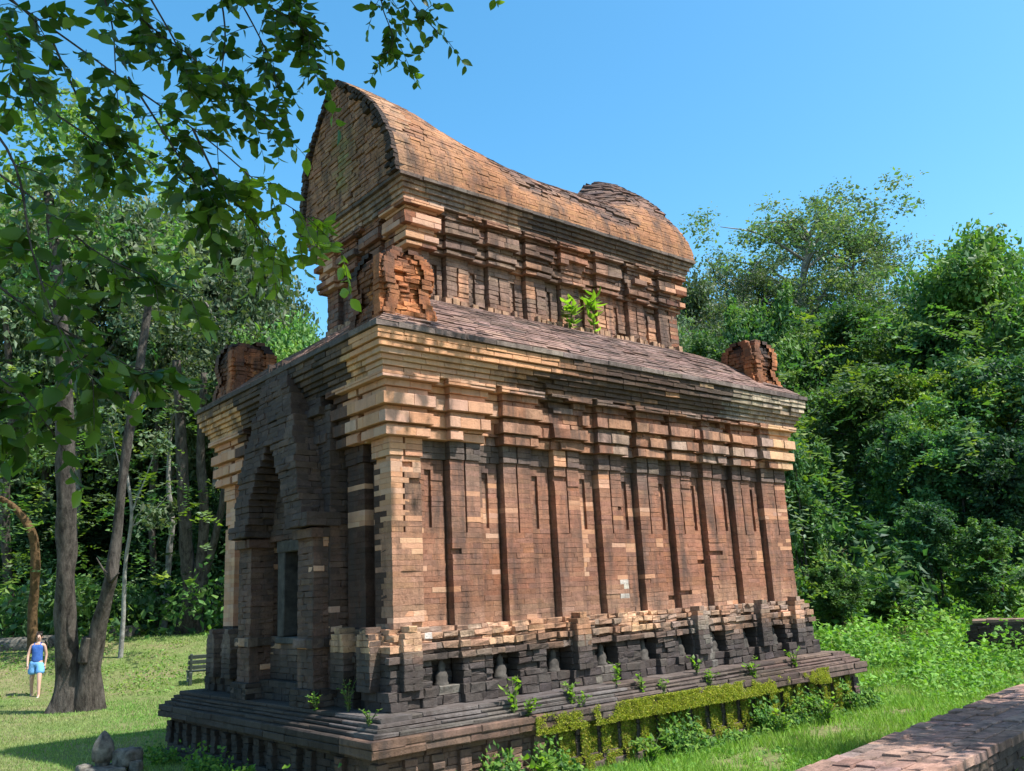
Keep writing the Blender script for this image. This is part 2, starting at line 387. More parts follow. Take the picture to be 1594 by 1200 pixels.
def plan_course(z0, z1, o, pw, pp, colf, FLs, pils, ero=None, rough=0.004, g=None, pd=PD, groove=None, slots=None, blen=0.25, depth=0.13, single=False, cham=0.005, wskip=None):
    """one brick course all round: recessed panels plus projecting pilasters"""
    QN[0] += 1
    for fi, F in enumerate(FLs):
        k = (QN[0] + (F.name in 'WE')) % 2
        in0 = 0.0 if k == 0 else 0.115
        if single:
            run(pw, F, -o + in0, F.ln + o - in0, z0, z1, o, depth, colf, blen, rough, ero=ero, cham=cham); continue
        P = pils[F.name]; op = o - pd; gg = max(0.0, o + 0.045) if g is None else g
        # panels between pilasters
        for i in range(len(P) - 1):
            a = P[i][1] + gg - 0.02; b = P[i + 1][0] - gg + 0.02
            if g == 0.0: b = P[i + 1][0] - 0.03
            if wskip and F.name == 'W' and i == 1: continue
            if slots and F.name == 'S' and slots is not True:
                pass
            if slots and F.name in 'SN':
                c0, c1 = SLOT_S[i] if FLs is FL else (P[i][1] + 0.08, P[i][1] + 0.15)
                run(pw, F, a, c0, z0, z1, op, depth, colf, blen, rough, ero=ero, cham=cham)
                run(pw, F, c0, c1, z0, z1, op - 0.035, depth, colf, blen, rough, ero=ero, cham=cham)
                run(pw, F, c1, b, z0, z1, op, depth, colf, blen, rough, ero=ero, cham=cham)
            else:
                run(pw, F, a, b, z0, z1, op, depth, colf, blen, rough, ero=ero, cham=cham)
            if g == 0.0: run(pw, F, P[i + 1][0] - 0.036, P[i + 1][0] + 0.01, z0, z1, op - 0.09, 0.06, colf, blen, rough, cham=cham)  # extra-deep slot added beside each pilaster so the strip there falls dark
        for i, (a, b) in enumerate(P):
            aa = (-o + in0) if i == 0 else a - gg; bb = (F.ln + o - in0) if i == len(P) - 1 else b + gg
            key = (pp, F.name, i) if pp == 'pilaster' or pp == 'upper_pilaster' else pp
            if groove and F.name in 'SN':
                c = (max(a, 0) + min(b, F.ln)) / 2 if i not in (0,) else 0.20
                if FLs is not FL: c = (a + b) / 2
                run(key, F, aa, c - 0.011, z0, z1, o, depth + pd, colf, blen, rough, ero=ero, cham=cham)
                run(key, F, c + 0.011, bb, z0, z1, o, depth + pd, colf, blen, rough, ero=ero, cham=cham)
                run(key, F, c - 0.012, c + 0.012, z0, z1, o - 0.045, 0.06, colf, blen, 0.001, ero=None, cham=0.001)
            else:
                run(key, F, aa, bb, z0, z1, o, depth + pd, colf, blen, rough, ero=ero, cham=cham)

# ---- main storey wall
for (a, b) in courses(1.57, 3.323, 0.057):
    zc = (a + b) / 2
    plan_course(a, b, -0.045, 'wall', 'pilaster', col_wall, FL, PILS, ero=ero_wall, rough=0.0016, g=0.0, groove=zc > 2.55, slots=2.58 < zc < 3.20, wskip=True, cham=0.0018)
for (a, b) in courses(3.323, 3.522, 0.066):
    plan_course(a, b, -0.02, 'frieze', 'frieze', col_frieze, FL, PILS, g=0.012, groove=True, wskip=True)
# ---- cornice bands
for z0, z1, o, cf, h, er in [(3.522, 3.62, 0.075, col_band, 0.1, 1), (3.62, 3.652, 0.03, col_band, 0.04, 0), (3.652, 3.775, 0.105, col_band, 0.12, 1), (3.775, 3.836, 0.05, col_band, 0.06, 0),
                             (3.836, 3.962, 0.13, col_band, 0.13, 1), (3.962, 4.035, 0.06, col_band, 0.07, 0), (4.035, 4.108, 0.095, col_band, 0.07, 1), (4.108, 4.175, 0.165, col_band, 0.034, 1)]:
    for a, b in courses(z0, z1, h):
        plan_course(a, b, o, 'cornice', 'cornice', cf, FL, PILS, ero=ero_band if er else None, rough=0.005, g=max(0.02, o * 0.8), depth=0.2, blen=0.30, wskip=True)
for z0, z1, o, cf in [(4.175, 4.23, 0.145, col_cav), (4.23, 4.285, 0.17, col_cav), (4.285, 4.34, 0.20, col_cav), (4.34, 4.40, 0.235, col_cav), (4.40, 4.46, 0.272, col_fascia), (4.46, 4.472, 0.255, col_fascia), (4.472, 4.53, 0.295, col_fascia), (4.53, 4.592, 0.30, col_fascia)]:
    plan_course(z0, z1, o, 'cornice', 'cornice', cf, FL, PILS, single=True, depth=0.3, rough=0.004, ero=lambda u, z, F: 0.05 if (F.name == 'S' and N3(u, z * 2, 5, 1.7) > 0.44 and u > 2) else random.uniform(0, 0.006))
def col_slab(u, z, F):
    c = mix((0.13, 0.108, 0.10), (0.22, 0.18, 0.16), random.random())
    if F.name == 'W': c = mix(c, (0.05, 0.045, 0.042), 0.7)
    return jitcol(c, 0.1)
plan_course(4.595, 4.66, 0.325, 'eaves_slab', 'eaves_slab', col_slab, FL, PILS, single=True, depth=0.4, blen=0.5, rough=0.004)

# ---- base storey: pilaster bases, lintels over niches
def base_course(z0, z1, op, on, skipn=False, ero=None, cf=col_base, grow=0.0, lint=None):
    QN[0] += 1
    for F in FL:
        P = PILS[F.name]; k = (QN[0] + (F.name in 'WE')) % 2; in0 = 0 if k == 0 else 0.115
        for i, (a, b) in enumerate(P):
            aa = -op + in0 if i == 0 else a - 0.02 - grow; bb = F.ln + op - in0 if i == len(P) - 1 else b + 0.02 + grow
            run('base', F, aa, bb, z0, z1, op, 0.2, cf, 0.2, 0.008, ero=ero, cham=0.009)
        for i in range(len(P) - 1):
            if F.name == 'W' and i == 1: continue
            a = P[i][1] + 0.015 + grow; b = P[i + 1][0] - 0.015 - grow
            run('base', F, a, b, z0, z1, on, 0.2, cf, 0.2, 0.008, ero=ero, cham=0.009)
eb = lambda u, z, F: (0.04 if random.random() < 0.10 else random.uniform(0, 0.015))
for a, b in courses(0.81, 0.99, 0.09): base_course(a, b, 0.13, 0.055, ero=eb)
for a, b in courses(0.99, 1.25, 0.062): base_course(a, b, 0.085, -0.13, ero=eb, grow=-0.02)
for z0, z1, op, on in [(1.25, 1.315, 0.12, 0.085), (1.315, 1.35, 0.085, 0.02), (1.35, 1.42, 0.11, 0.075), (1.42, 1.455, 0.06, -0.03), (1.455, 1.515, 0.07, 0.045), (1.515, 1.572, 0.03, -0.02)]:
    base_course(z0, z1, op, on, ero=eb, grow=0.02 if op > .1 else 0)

# ---- plinth
for z0, z1, o, bl in [(0.0, 0.09, 0.53, 0.35), (0.09, 0.17, 0.47, 0.3), (0.17, 0.24, 0.42, 0.25), (0.24, 0.31, 0.42, 0.25), (0.31, 0.38, 0.42, 0.25), (0.38, 0.44, 0.42, 0.25), (0.44, 0.505, 0.45, 0.25), (0.505, 0.578, 0.575, 0.34), (0.578, 0.652, 0.58, 0.40), (0.652, 0.695, 0.515, 0.4), (0.695, 0.728, 0.46, 0.36), (0.728, 0.765, 0.43, 0.40), (0.765, 0.81, 0.375, 0.45)]:
    plan_course(z0, z1, o, 'plinth', 'plinth', col_plinth, FL, PILS, single=True, depth=0.35, blen=bl * (1.7 if z0 > 0.5 else 1), rough=0.004, ero=lambda u, z, F: random.choice((0, 0, 0.002, 0.004, 0.012)), cham=0.010)
for F in FL:
    n = int((F.ln + 0.9) / 0.30)
    for i in range(n + 1):
        s = -0.42 + (F.ln + 0.84) * i / n + random.uniform(-0.03, 0.03)
        if random.random() < 0.22: continue
        for a, b in courses(0.17, 0.44, 0.068):
            run('plinth', F, s - 0.07, s + 0.07, a, b, 0.465 + 0.02 * random.random(), 0.12, col_plinth, 0.2, 0.006, cham=0.008)

# ---- lower roof slope
def lower_pt(t, side, u):
    o = lerp(0.30, -0.98, t); z = 4.655 + 0.87 * (1 - (1 - t) ** 1.25)
    x0, x1, y0, y1 = -o, L + o, -o, W + o
    if side == 'S': return np.array((lerp(x0, x1, u), y0, z))
    if side == 'N': return np.array((lerp(x0, x1, u), y1, z))
    if side == 'W': return np.array((x0, lerp(y0, y1, u), z))
    return np.array((x1, lerp(y0, y1, u), z))
NR = 24
for side, fl in (('S', False), ('W', True), ('N', True), ('E', False)):
    ln = (L if side in 'SN' else W)
    nn = {'S': (0, -1, 0), 'N': (0, 1, 0), 'W': (-1, 0, 0), 'E': (1, 0, 0)}[side]
    for j in range(NR):
        t0 = j / NR; t1 = (j + 1) / NR; s = 0.0
        while s < 1 - 1e-4:
            e = s + 0.30 * random.uniform(0.6, 1.4) / ln
            if 1 - e < 0.03: e = 1.0
            g = 0.0015 / ln
            a, b, c, d = lower_pt(t0, side, s + g), lower_pt(t0, side, e - g), lower_pt(t1 - 0.004, side, e - g), lower_pt(t1 - 0.004, side, s + g)
            dn = np.cross(b - a, d - a); dn /= np.linalg.norm(dn)
            if dn[2] < 0: dn = -dn
            lift = random.gauss(0.002, 0.0025) - (0.02 if random.random() < 0.04 else 0)
            q = [tuple(p + dn * lift) for p in (a, b, c, d)]
            for k_ in (2, 3): q[k_] = tuple(np.array(q[k_]) - dn * 0.006)
            if fl: q = [q[1], q[0], q[3], q[2]]
            v = N3(s * ln * 0.8, t0 * 2.5, 8)
            cc = mix((0.25, 0.165, 0.14), (0.18, 0.13, 0.118), clamp(0.5 + 1.5 * v)); cc = mix(cc, (0.30, 0.18, 0.145), random.random() * 0.4)
            if random.random() < 0.03: cc = (0.09, 0.065, 0.055)
            emit('lower_roof', q, dn, 0.06, jitcol(cc, 0.14), 0.003, 0.004); s = e

# ---- upper storey
YU = 2.13
UX0, UX1, UY0, UY1 = 0.97, L - 0.97, 1.03, 2 * YU - 1.03
FU = faces_rect(UX0, UX1, UY0, UY1)
PU_S = [(0.0, 0.34)] + [(a - UX0, a - UX0 + 0.36) for a in (1.57, 2.27, 2.94, 3.61, 4.33, 5.03)] + [(5.75 - UX0, UX1 - UX0)]
wU = UY1 - UY0
PU_W = [(0.0, 0.34), (0.62, 0.95), (wU - 0.95, wU - 0.62), (wU - 0.34, wU)]
PILU = {'S': PU_S, 'N': PU_S, 'W': PU_W, 'E': PU_W}
def col_up(u, z, F):
    if F.name == 'S':
        if z > 6.2 and (u < 0.42 or u > 5.0): return new_c() if random.random() < 0.85 else jitcol(rc(C_OLD))
        c = mix((0.32, 0.155, 0.095), (0.22, 0.150, 0.115), clamp(0.5 + 1.2 * N3(u, z, 5, 1.3)))
        if N3(u, z, 6, 2.4) > 0.36: c = (0.40, 0.22, 0.135)
        c = mix(c, rc(C_BLK), 0.55 * clamp(N3(u * 1.4, z, 19, 1.0) * 1.8))
        return jitcol(c, 0.17)
    if F.name == 'W':
        if z > 6.2 and u < 0.5: return new_c() if random.random() < 0.7 else jitcol(rc(C_OLD))
        if z > 6.2 and u > wU - 0.6: return new_c()
        return jitcol(mix(rc(C_OLD), (0.20, 0.16, 0.14), random.random() * 0.8), 0.2)
    return jitcol(rc(C_OLD), 0.2)
def ero_up(u, z, F):
    v = N3(u * 1.9, z * 3.5, 41.0) + 0.4 * N3(u * 5, z * 8, 2)
    if F.name == 'S' and u < 0.4: return 0
    if F.name == 'W' and 0.4 < u < wU - 0.5 and v > 0.05: return 0.08
    if v > 0.34: return 0.085
    if v > 0.22: return 0.03
    return random.uniform(0, 0.012)
for a, b in courses(5.42, 6.21, 0.066):
    zc = (a + b) / 2
    plan_course(a, b, -0.02, 'upper_wall', 'upper_pilaster', col_up, FU, PILU, ero=ero_wall, g=0.0, rough=0.005, pd=0.065, groove=5.66 < zc < 6.08, slots=5.62 < zc < 6.1)
for F in FU:   # little notched row at the foot of the upper wall
    s = 0.02
    while s < F.ln - 0.08:
        wd = random.uniform(0.05, 0.11); 
        if random.random() < 0.75: run('upper_wall', F, s, s + wd, 5.50, 5.50 + random.uniform(0.08, 0.13), 0.05, 0.1, lambda u, z, F: jitcol((0.40, 0.255, 0.165)), 0.2, 0.006)
        s += wd + 0.022
for z0, z1, o, h, er in [(6.213, 6.262, 0.075, 0.05, 1), (6.262, 6.29, 0.04, 0.03, 0), (6.29, 6.37, 0.10, 0.08, 1), (6.37, 6.425, 0.035, 0.06, 0), (6.425, 6.48, 0.05, 0.06, 0), (6.48, 6.635, 0.13, 0.078, 1), (6.635, 6.69, 0.06, 0.055, 0), (6.69, 6.73, 0.085, 0.04, 0), (6.73, 6.80, 0.165, 0.035, 1)]:
    for a, b in courses(z0, z1, h):
        plan_course(a, b, o, 'upper_cornice', 'upper_cornice', col_up, FU, PILU, ero=ero_up if er else None, rough=0.006, g=max(0.02, o * 0.75), depth=0.2, blen=0.30, pd=0.07)
def col_upf(u, z, F):
    c = mix((0.46, 0.31, 0.21), (0.20, 0.165, 0.14), clamp(0.45 + 1.3 * N3(u, z, 9, 1.2)))
    if F.name == 'S': c = mix(c, rc(C_BLK), 0.75 * sstep(1.2, 2.2, u + 0.6 * N3(u, z, 4, 2)) * (1 - sstep(4.2, 5.2, u)))
    if z > 7.03: c = mix(c, (0.10, 0.09, 0.085), 0.75)
    return jitcol(c, 0.12)
for z0, z1, o in [(6.80, 6.86, 0.13), (6.86, 6.92, 0.155), (6.92, 6.98, 0.185), (6.98, 7.04, 0.215), (7.04, 7.092, 0.26)]:
    plan_course(z0, z1, o, 'upper_cornice', 'upper_cornice', col_upf, FU, PILU, single=True, depth=0.3, rough=0.004)

# ---- saddle-backed vault
VY0 = UY0 - 0.235; VHW = YU - VY0
SEC = [(0.0, 1.0), (0.13, 0.985), (0.29, 0.93), (0.45, 0.83), (0.59, 0.70), (0.73, 0.51), (0.86, 0.29), (0.95, 0.14), (1.0, 0.0)]   # height share -> half-width share
def sec(t):
    t = clamp(t)
    for i in range(len(SEC) - 1):
        if t <= SEC[i + 1][0]:
            k = (t - SEC[i][0]) / (SEC[i + 1][0] - SEC[i][0]); return lerp(SEC[i][1], SEC[i + 1][1], k)
    return 0.0
RID = [(0.3, 8.98), (0.9, 8.97), (1.4, 8.92), (1.86, 8.74), (2.3, 8.60), (2.8, 8.48), (3.57, 8.385), (4.4, 8.40), (5.1, 8.46), (5.28, 8.66), (5.55, 8.84), (6.0, 8.93), (6.25, 8.86), (6.42, 8.62), (6.56, 8.2)]
def ridge(x):
    for i in range(len(RID) - 1):
        if x <= RID[i + 1][0]:
            k = clamp((x - RID[i][0]) / (RID[i + 1][0] - RID[i][0])); return lerp(RID[i][1], RID[i + 1][1], k)
    return RID[-1][1]
VZ0 = 7.09
def vy(x, z): return VHW * sec((z - VZ0) / (ridge(x) - VZ0))
def gx(z): return 0.70 - 0.17 * clamp((z - VZ0) / 1.88) ** 1.2
XE = L - 0.70
for sgn in (-1, 1):
    zc = VZ0; hh = 0.050
    while zc < 9.0:
        z1 = zc + hh; s = gx(zc) + 0.02
        while s < XE:
            e = min(XE, s + 0.21 * random.uniform(0.6, 1.3)); 
            if XE - e < 0.06: e = XE
            rr = min(ridge(s), ridge(e)); rag = rr - 0.0 + 0.03 * N3(s, zc, 1, 6)
            if z1 > rag + 0.02: s = e; continue
            ya, yb = vy(s, zc), vy(e, zc); yc, yd = vy(e, z1), vy(s, z1)
            cy = YU; g = 0.0012
            a = np.array((s + g, cy + sgn * ya, zc + g)); b = np.array((e - g, cy + sgn * yb, zc + g)); c = np.array((e - g, cy + sgn * yc, z1 - g)); d = np.array((s + g, cy + sgn * yd, z1 - g))
            nn = np.cross(b - a, d - a); nn /= np.linalg.norm(nn)
            if nn[1] * sgn < 0: nn = -nn
            t = (zc - VZ0) / (rr - VZ0)
            v = N3(s * 0.7, zc * 1.4, 3) + 0.5 * N3(s * 2.4, zc * 3, 7)
            old = sstep(0.34, 0.52, t + 0.50 * v) * sstep(1.9, 2.8, s)
            old = max(old, sstep(0.25, 0.5, v - 0.12) * 0.9 * (t > 0.3))
            cc = mix((0.325, 0.160, 0.080), (0.29, 0.140, 0.070), random.random())
            cc = mix(cc, (0.36, 0.21, 0.125), 0.5 * clamp(N3(s, zc, 13, 1.5) + 0.2))
            cc = mix(cc, mix((0.12, 0.085, 0.075), (0.22, 0.13, 0.095), random.random()), clamp(old))
            if s < 0.85: cc = mix(cc, (0.42, 0.28, 0.18), 0.5)
            if z1 > rag - 0.10: cc = mix(cc, (0.11, 0.085, 0.08), 0.6)
            if s > 6.0 and t > 0.55: cc = mix(cc, (0.10, 0.08, 0.075), 0.7 * clamp(0.5 + N3(s, zc, 3, 3)))
            lift = random.gauss(0, 0.003) - (0.03 * old if v > 0.35 else 0) - (0.03 if (old > .4 and random.random() < 0.1) else 0)
            q = [tuple(p + nn * lift) for p in (a, b, c, d)]
            if sgn > 0: q = [q[1], q[0], q[3], q[2]]
            emit('vault', q, nn, 0.14, jitcol(cc, 0.05 + 0.08 * old), 0.0015 + 0.006 * old, 0.0025); s = e
        zc = z1
# gable wall (west) and its dark ragged rim; plain east gable
zc = VZ0
while zc < 8.93:
    z1 = zc + 0.058
    hw0 = VHW * sec((zc - VZ0) / (8.975 - VZ0)); hw1 = VHW * sec((z1 - VZ0) / (8.975 - VZ0))
    for east in (False, True):
        s = -hw0
        if east:
            hw0 = vy(XE, zc); hw1 = vy(XE, z1); s = -hw0
            if z1 > ridge(XE): continue
        while s < hw0 - 1e-4:
            rimw = 0.13
            rim = not east and ((s < -hw0 + rimw) or (s > hw0 - rimw - 0.02))
            e = s + (random.uniform(0.10, 0.17) if rim else random.uniform(0.17, 0.32))
            if not rim and not east: e = min(e, hw0 - rimw)
            if e > hw0 - 0.04: e = hw0
            g = 0.004
            def P(yy, z): 
                return np.array((gx(z) if not east else XE - 0.0, YU + yy, z))
            k1 = hw1 / max(hw0, 1e-3)
            a = P(s + g, zc + g); b = P(e - g, zc + g); c = P((e if e < hw0 - 0.2 else e * k1) - g, z1 - g); d = P((s if s > -hw0 + 0.2 else s * k1) + g, z1 - g)
            n_ = np.array((-1.0, 0, 0)) if not east else np.array((1.0, 0, 0))
            v = N3(s * 1.2, zc * 1.2, 23)
            cc = mix((0.29, 0.15, 0.095), (0.35, 0.20, 0.125), random.random())
            gr = clamp(1 - ((s + 0.12) / 0.55) ** 2 - ((zc - 7.75) / 0.55) ** 2) * clamp(0.6 + 1.2 * N3(s, zc * 0.6, 5, 3))
            cc = mix(cc, (0.22, 0.25, 0.10), 0.7 * gr)
            cc = mix(cc, (0.42, 0.255, 0.16), 0.5 * (1 - sstep(7.1, 7.35, zc)) * sstep(-0.6, 0.2, -s))
            lift = random.gauss(0, 0.005) - (0.015 if random.random() < 0.15 else 0) + 0.02 * sstep(8.0, 8.8, zc) * random.random()
            if rim: cc = mix(rc(C_BLK), (0.12, 0.085, 0.07), random.random() * 0.6); lift = 0.045 + random.uniform(-0.012, 0.018)
            q = [tuple(p + n_ * lift) for p in (a, b, c, d)]
            if not east: q = [q[1], q[0], q[3], q[2]]
            emit('gable', q, n_, 0.15, jitcol(cc, 0.14), 0.006, 0.006); s = e
    zc = z1

# ---- porch: two-stage projecting doorway on the short face
FW = FL[1]
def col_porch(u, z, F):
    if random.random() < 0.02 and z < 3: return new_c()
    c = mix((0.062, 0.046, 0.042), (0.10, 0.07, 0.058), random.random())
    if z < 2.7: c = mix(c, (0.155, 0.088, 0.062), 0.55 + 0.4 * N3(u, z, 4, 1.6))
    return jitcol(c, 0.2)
def rbox(part, F0, s0, s1, off0, off1, z0, z1, colf, rough=0.006, blen=0.22, cham=0.007):
    """a projecting brick mass: front plus both flanks"""
    for a, b in courses(z0, z1, 0.068):
        run(part, F0, s0, s1, a, b, off1, 0.12, colf, blen, rough, cham=cham)
        for ss, sg in ((s0, -1), (s1, 1)):
            F2 = Face(tuple(F0.O + F0.e * ss + F0.n * off0), tuple(F0.n), tuple(F0.e * sg), off1 - off0, 'P')
            run(part, F2, 0.01, off1 - off0 - 0.004, a, b, 0.002, 0.12, colf, blen, rough, cham=cham)
YC = 2.06
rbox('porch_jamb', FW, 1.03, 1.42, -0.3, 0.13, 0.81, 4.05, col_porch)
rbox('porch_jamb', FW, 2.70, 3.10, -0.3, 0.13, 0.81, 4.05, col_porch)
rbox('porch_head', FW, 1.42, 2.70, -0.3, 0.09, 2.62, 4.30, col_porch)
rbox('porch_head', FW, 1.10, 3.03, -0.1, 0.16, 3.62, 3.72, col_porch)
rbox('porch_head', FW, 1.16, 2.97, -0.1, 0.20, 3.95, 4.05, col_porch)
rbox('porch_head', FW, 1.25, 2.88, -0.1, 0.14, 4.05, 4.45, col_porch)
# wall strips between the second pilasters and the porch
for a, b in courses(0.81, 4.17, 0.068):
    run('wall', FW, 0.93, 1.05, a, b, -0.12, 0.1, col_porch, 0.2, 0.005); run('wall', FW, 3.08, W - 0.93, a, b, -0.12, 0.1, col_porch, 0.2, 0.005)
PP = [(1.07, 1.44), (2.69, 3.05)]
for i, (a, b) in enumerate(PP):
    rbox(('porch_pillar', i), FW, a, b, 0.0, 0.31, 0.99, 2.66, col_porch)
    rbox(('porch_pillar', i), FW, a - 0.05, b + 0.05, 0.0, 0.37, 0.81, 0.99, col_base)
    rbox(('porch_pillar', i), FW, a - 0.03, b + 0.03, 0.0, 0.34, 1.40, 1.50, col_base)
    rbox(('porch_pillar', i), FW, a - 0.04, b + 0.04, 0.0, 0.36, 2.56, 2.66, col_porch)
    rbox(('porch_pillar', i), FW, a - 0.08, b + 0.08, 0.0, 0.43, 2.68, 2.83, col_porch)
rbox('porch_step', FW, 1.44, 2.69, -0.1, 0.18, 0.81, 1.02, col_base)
rbox('porch_step', FW, 1.44, 2.69, -0.1, 0.05, 1.02, 1.50, col_base)
# corbelled arch over the door: each course spans between an outer ogive and an inner stepped ogive
def arch_out(z): 
    t = clamp((z - 2.83) / (4.66 - 2.83)); return lerp(0.90, 0.79, t / 0.3) if t < 0.3 else lerp(0.79, 0.25, ((t - 0.3) / 0.7) ** 1.15)
def arch_in(z):
    t = (z - 2.83) / (3.74 - 2.83)
    return 0.0 if t >= 1 else 0.50 * (1 - t ** 1.7)
for a, b in courses(2.83, 4.66, 0.072):
    ho = arch_out(a) + random.uniform(-0.02, 0.015); hi = arch_in((a + b) / 2)
    fr = 0.43 - 0.10 * sstep(3.2, 4.6, a) + 0.015 * math.sin(a * 19)
    segs = [(YC - ho, YC - hi), (YC + hi, YC + ho)] if hi > 0.02 else [(YC - ho, YC + ho)]
    for s0, s1 in segs:
        run('porch_arch', FW, s0, s1, a, b, fr, 0.14, col_porch, 0.24, 0.008, cham=0.009)
        for ss, sg in ((s0, -1), (s1, 1)):
            F2 = Face(tuple(FW.O + FW.e * ss), tuple(FW.n), tuple(FW.e * sg), fr, 'P')
            run('porch_arch', F2, 0.01, fr - 0.004, a, b, 0.002, 0.2, col_porch, 0.24, 0.008, cham=0.009)
    if hi <= 0.02:
        pass
# broken upright bricks along the arch top
for i in range(7):
    s = YC - 0.24 + i * 0.075
    run('porch_arch', FW, s, s + 0.055, 4.66, 4.66 + random.uniform(0.04, 0.13), 0.31, 0.1, col_porch, 0.2, 0.006)
    run('porch_arch', FW, s, s + 0.055, 4.66, 4.66 + random.uniform(0.02, 0.1), 0.16, 0.1, col_porch, 0.2, 0.006)
# rounded antefix piers standing on the base (both visible faces, at the corners and beside the porch)
def arch_pier(part, F, s0, s1, off0, off1, z0, z1, colf):
    cw = (s1 - s0) / 2; c = (s0 + s1) / 2
    for a, b in courses(z0, z1, 0.062):
        t = clamp((a + 0.72 * (b - a) - (z1 - cw * 1.6)) / (cw * 1.6)); k = math.sqrt(max(0.0, 1 - t ** 2.2)) if t < 1 else 0.15
        h = max(0.03, cw * k)
        run(part, F, c - h, c + h, a, b, off1, 0.12, colf, 0.2, 0.004, cham=0.006)
        for ss, sg in ((c - h, -1), (c + h, 1)):
            F2 = Face(tuple(F.O + F.e * ss + F.n * off0), tuple(F.n), tuple(F.e * sg), off1 - off0, F.name)
            run(part, F2, 0.01, off1 - off0 - 0.003, a, b, 0.002, 0.1, lambda u, z, F_: colf(s0, z, F), 0.2, 0.004, cham=0.006)
for s0, s1 in ((0.10, 0.36), (0.62, 0.90), (W - 0.36, W - 0.10), (W - 0.90, W - 0.62)): arch_pier('base', FW, s0, s1, 0.0, 0.20, 0.99, 1.60, col_base)
FS = FL[0]
for a in (0.03, 2.36, 4.50, 5.88, 6.72): arch_pier('base', FS, a, a + 0.22, 0.0, 0.165, 0.99, 1.56 + 0.08 * random.random(), col_base)

# ------------------------------------------------------------------ turn brick records into meshes
temple = empty('brick_temple', (L / 2, W / 2, 0.0))
setp(temple, 'weathered red brick temple with saddle-backed vault roof on a mossy plinth', 'temple')
def brick_arrays(recs):
    q = np.array([r[0] for r in recs], float); n = np.array([r[1] for r in recs], float); dep = np.array([r[2] for r in recs])[:, None, None]
    col = np.array([tuple(r[3][:3]) + (0.30 if len(r[3]) == 4 else 1.0,) for r in recs]); rg = np.array([r[4] for r in recs])[:, None, None]; ch = np.array([r[5] for r in recs])[:, None, None]
    m = len(recs); n = n[:, None, :]
    back = q - n * dep
    mid = q - n * ch + np.random.normal(0, 1, q.shape) * rg * 0.5
    ctr = q.mean(axis=1, keepdims=True)
    eu = q[:, 1:2] - q[:, 0:1]; ev = q[:, 3:4] - q[:, 0:1]
    eu /= np.linalg.norm(eu, axis=2, keepdims=True) + 1e-9; ev /= np.linalg.norm(ev, axis=2, keepdims=True) + 1e-9
    su = np.array([1, -1, -1, 1])[None, :, None]; sv = np.array([1, 1, -1, -1])[None, :, None]
    front = q + (eu * su + ev * sv) * ch + np.random.normal(0, 1, q.shape) * rg * 0.6 - np.abs(np.random.normal(0, 1, (m, 4, 1))) * n * rg * 0.7
    V = np.concatenate([back, mid, front], axis=1).reshape(-1, 3)
    base = np.array([(0, 1, 5, 4), (1, 2, 6, 5), (2, 3, 7, 6), (3, 0, 4, 7), (4, 5, 9, 8), (5, 6, 10, 9), (6, 7, 11, 10), (7, 4, 8, 11), (8, 9, 10, 11)])
    Fc = (base[None] + (np.arange(m) * 12)[:, None, None]).reshape(-1, 4)
    C = np.repeat(col, 12, axis=0)
    return V, Fc, C
# the 300 bricks that show largest: projected area of every brick that faces the camera
cand = []
for key, recs in BR.items():
    for i, r in enumerate(recs):
        q = np.array(r[0]); d = q - CAMP
        if d.mean(axis=0).dot(r[1]) >= 0: continue
        w_ = d @ FWD
        px = np.stack([FPX * (d @ RGT) / w_, FPX * (d @ UPV) / w_], 1)
        if abs(px[:, 0]).max() > 790 or abs(px[:, 1]).max() > 595: continue
        ar = 0.5 * abs(sum(px[k, 0] * px[(k + 1) % 4, 1] - px[(k + 1) % 4, 0] * px[k, 1] for k in range(4)))
        hgt = min(abs(px[0, 1] - px[3, 1]), abs(px[1, 1] - px[2, 1]))
        k0 = key[0] if isinstance(key, tuple) else key
        if k0 in ('porch_head', 'porch_jamb', 'eaves_slab') or hgt < 6: continue
        if k0 == 'plinth' and q[:, 2].mean() < 0.5: continue
        cand.append((ar, key, i))
cand.sort(key=lambda t: -t[0])
# brick in the largest bricks, at most 300
pick = {}
for ar, key, i in cand[:300]: pick.setdefault(key, set()).add(i)
PARTO = {}
LBL = {'pilaster': None}
for key, recs in BR.items():
    nm = key[0] if isinstance(key, tuple) else key
    sel = pick.get(key, set())
    rest = [r for i, r in enumerate(recs) if i not in sel]
    V, Fc, C = brick_arrays(rest if rest else recs)
    me = mesh_np(nm, V, Fc, 4); add_col(me, C)
    o = link(nm, me, M_BRICK, temple); o['kind'] = 'stuff'; PARTO[key] = o
    for i in sorted(sel):
        V, Fc, C = brick_arrays([recs[i]])
        me = mesh_np('brick', V, Fc, 4); add_col(me, C)
        link('brick', me, M_BRICK, o)
print('bricks', sum(len(v) for v in BR.values()))

# ---- solid core behind the facing (with the doorway left hollow)
bm = bmesh.new()
I = 0.20
bm_box(bm, (I, I, 0.81), (L - I, YC - 1.30, 4.64)); bm_box(bm, (I, YC + 1.30, 0.81), (L - I, W - I, 4.64))      # thick walls round a dark inner chamber
bm_box(bm, (I, YC - 1.295, 0.812), (1.0, YC - 0.30, 4.63)); bm_box(bm, (I, YC + 0.30, 0.812), (1.0, YC + 1.295, 4.63))
bm_box(bm, (I + 0.002, YC - 0.298, 2.60), (0.998, YC + 0.298, 4.628)); bm_box(bm, (1.002, YC - 1.296, 3.4), (L - I - 0.01, YC + 1.296, 4.62)); bm_box(bm, (L - 1.0, YC - 1.294, 0.813), (L - I - 0.02, YC + 1.294, 3.398))
bm_box(bm, (-0.30, -0.30, 0.0), (L + 0.30, W + 0.30, 0.805))
bm_box(bm, (0.06, 1.12, 0.815), (I - 0.002, YC - 0.34, 4.3)); bm_box(bm, (0.06, YC + 0.34, 0.815), (I - 0.002, 3.45, 4.3))
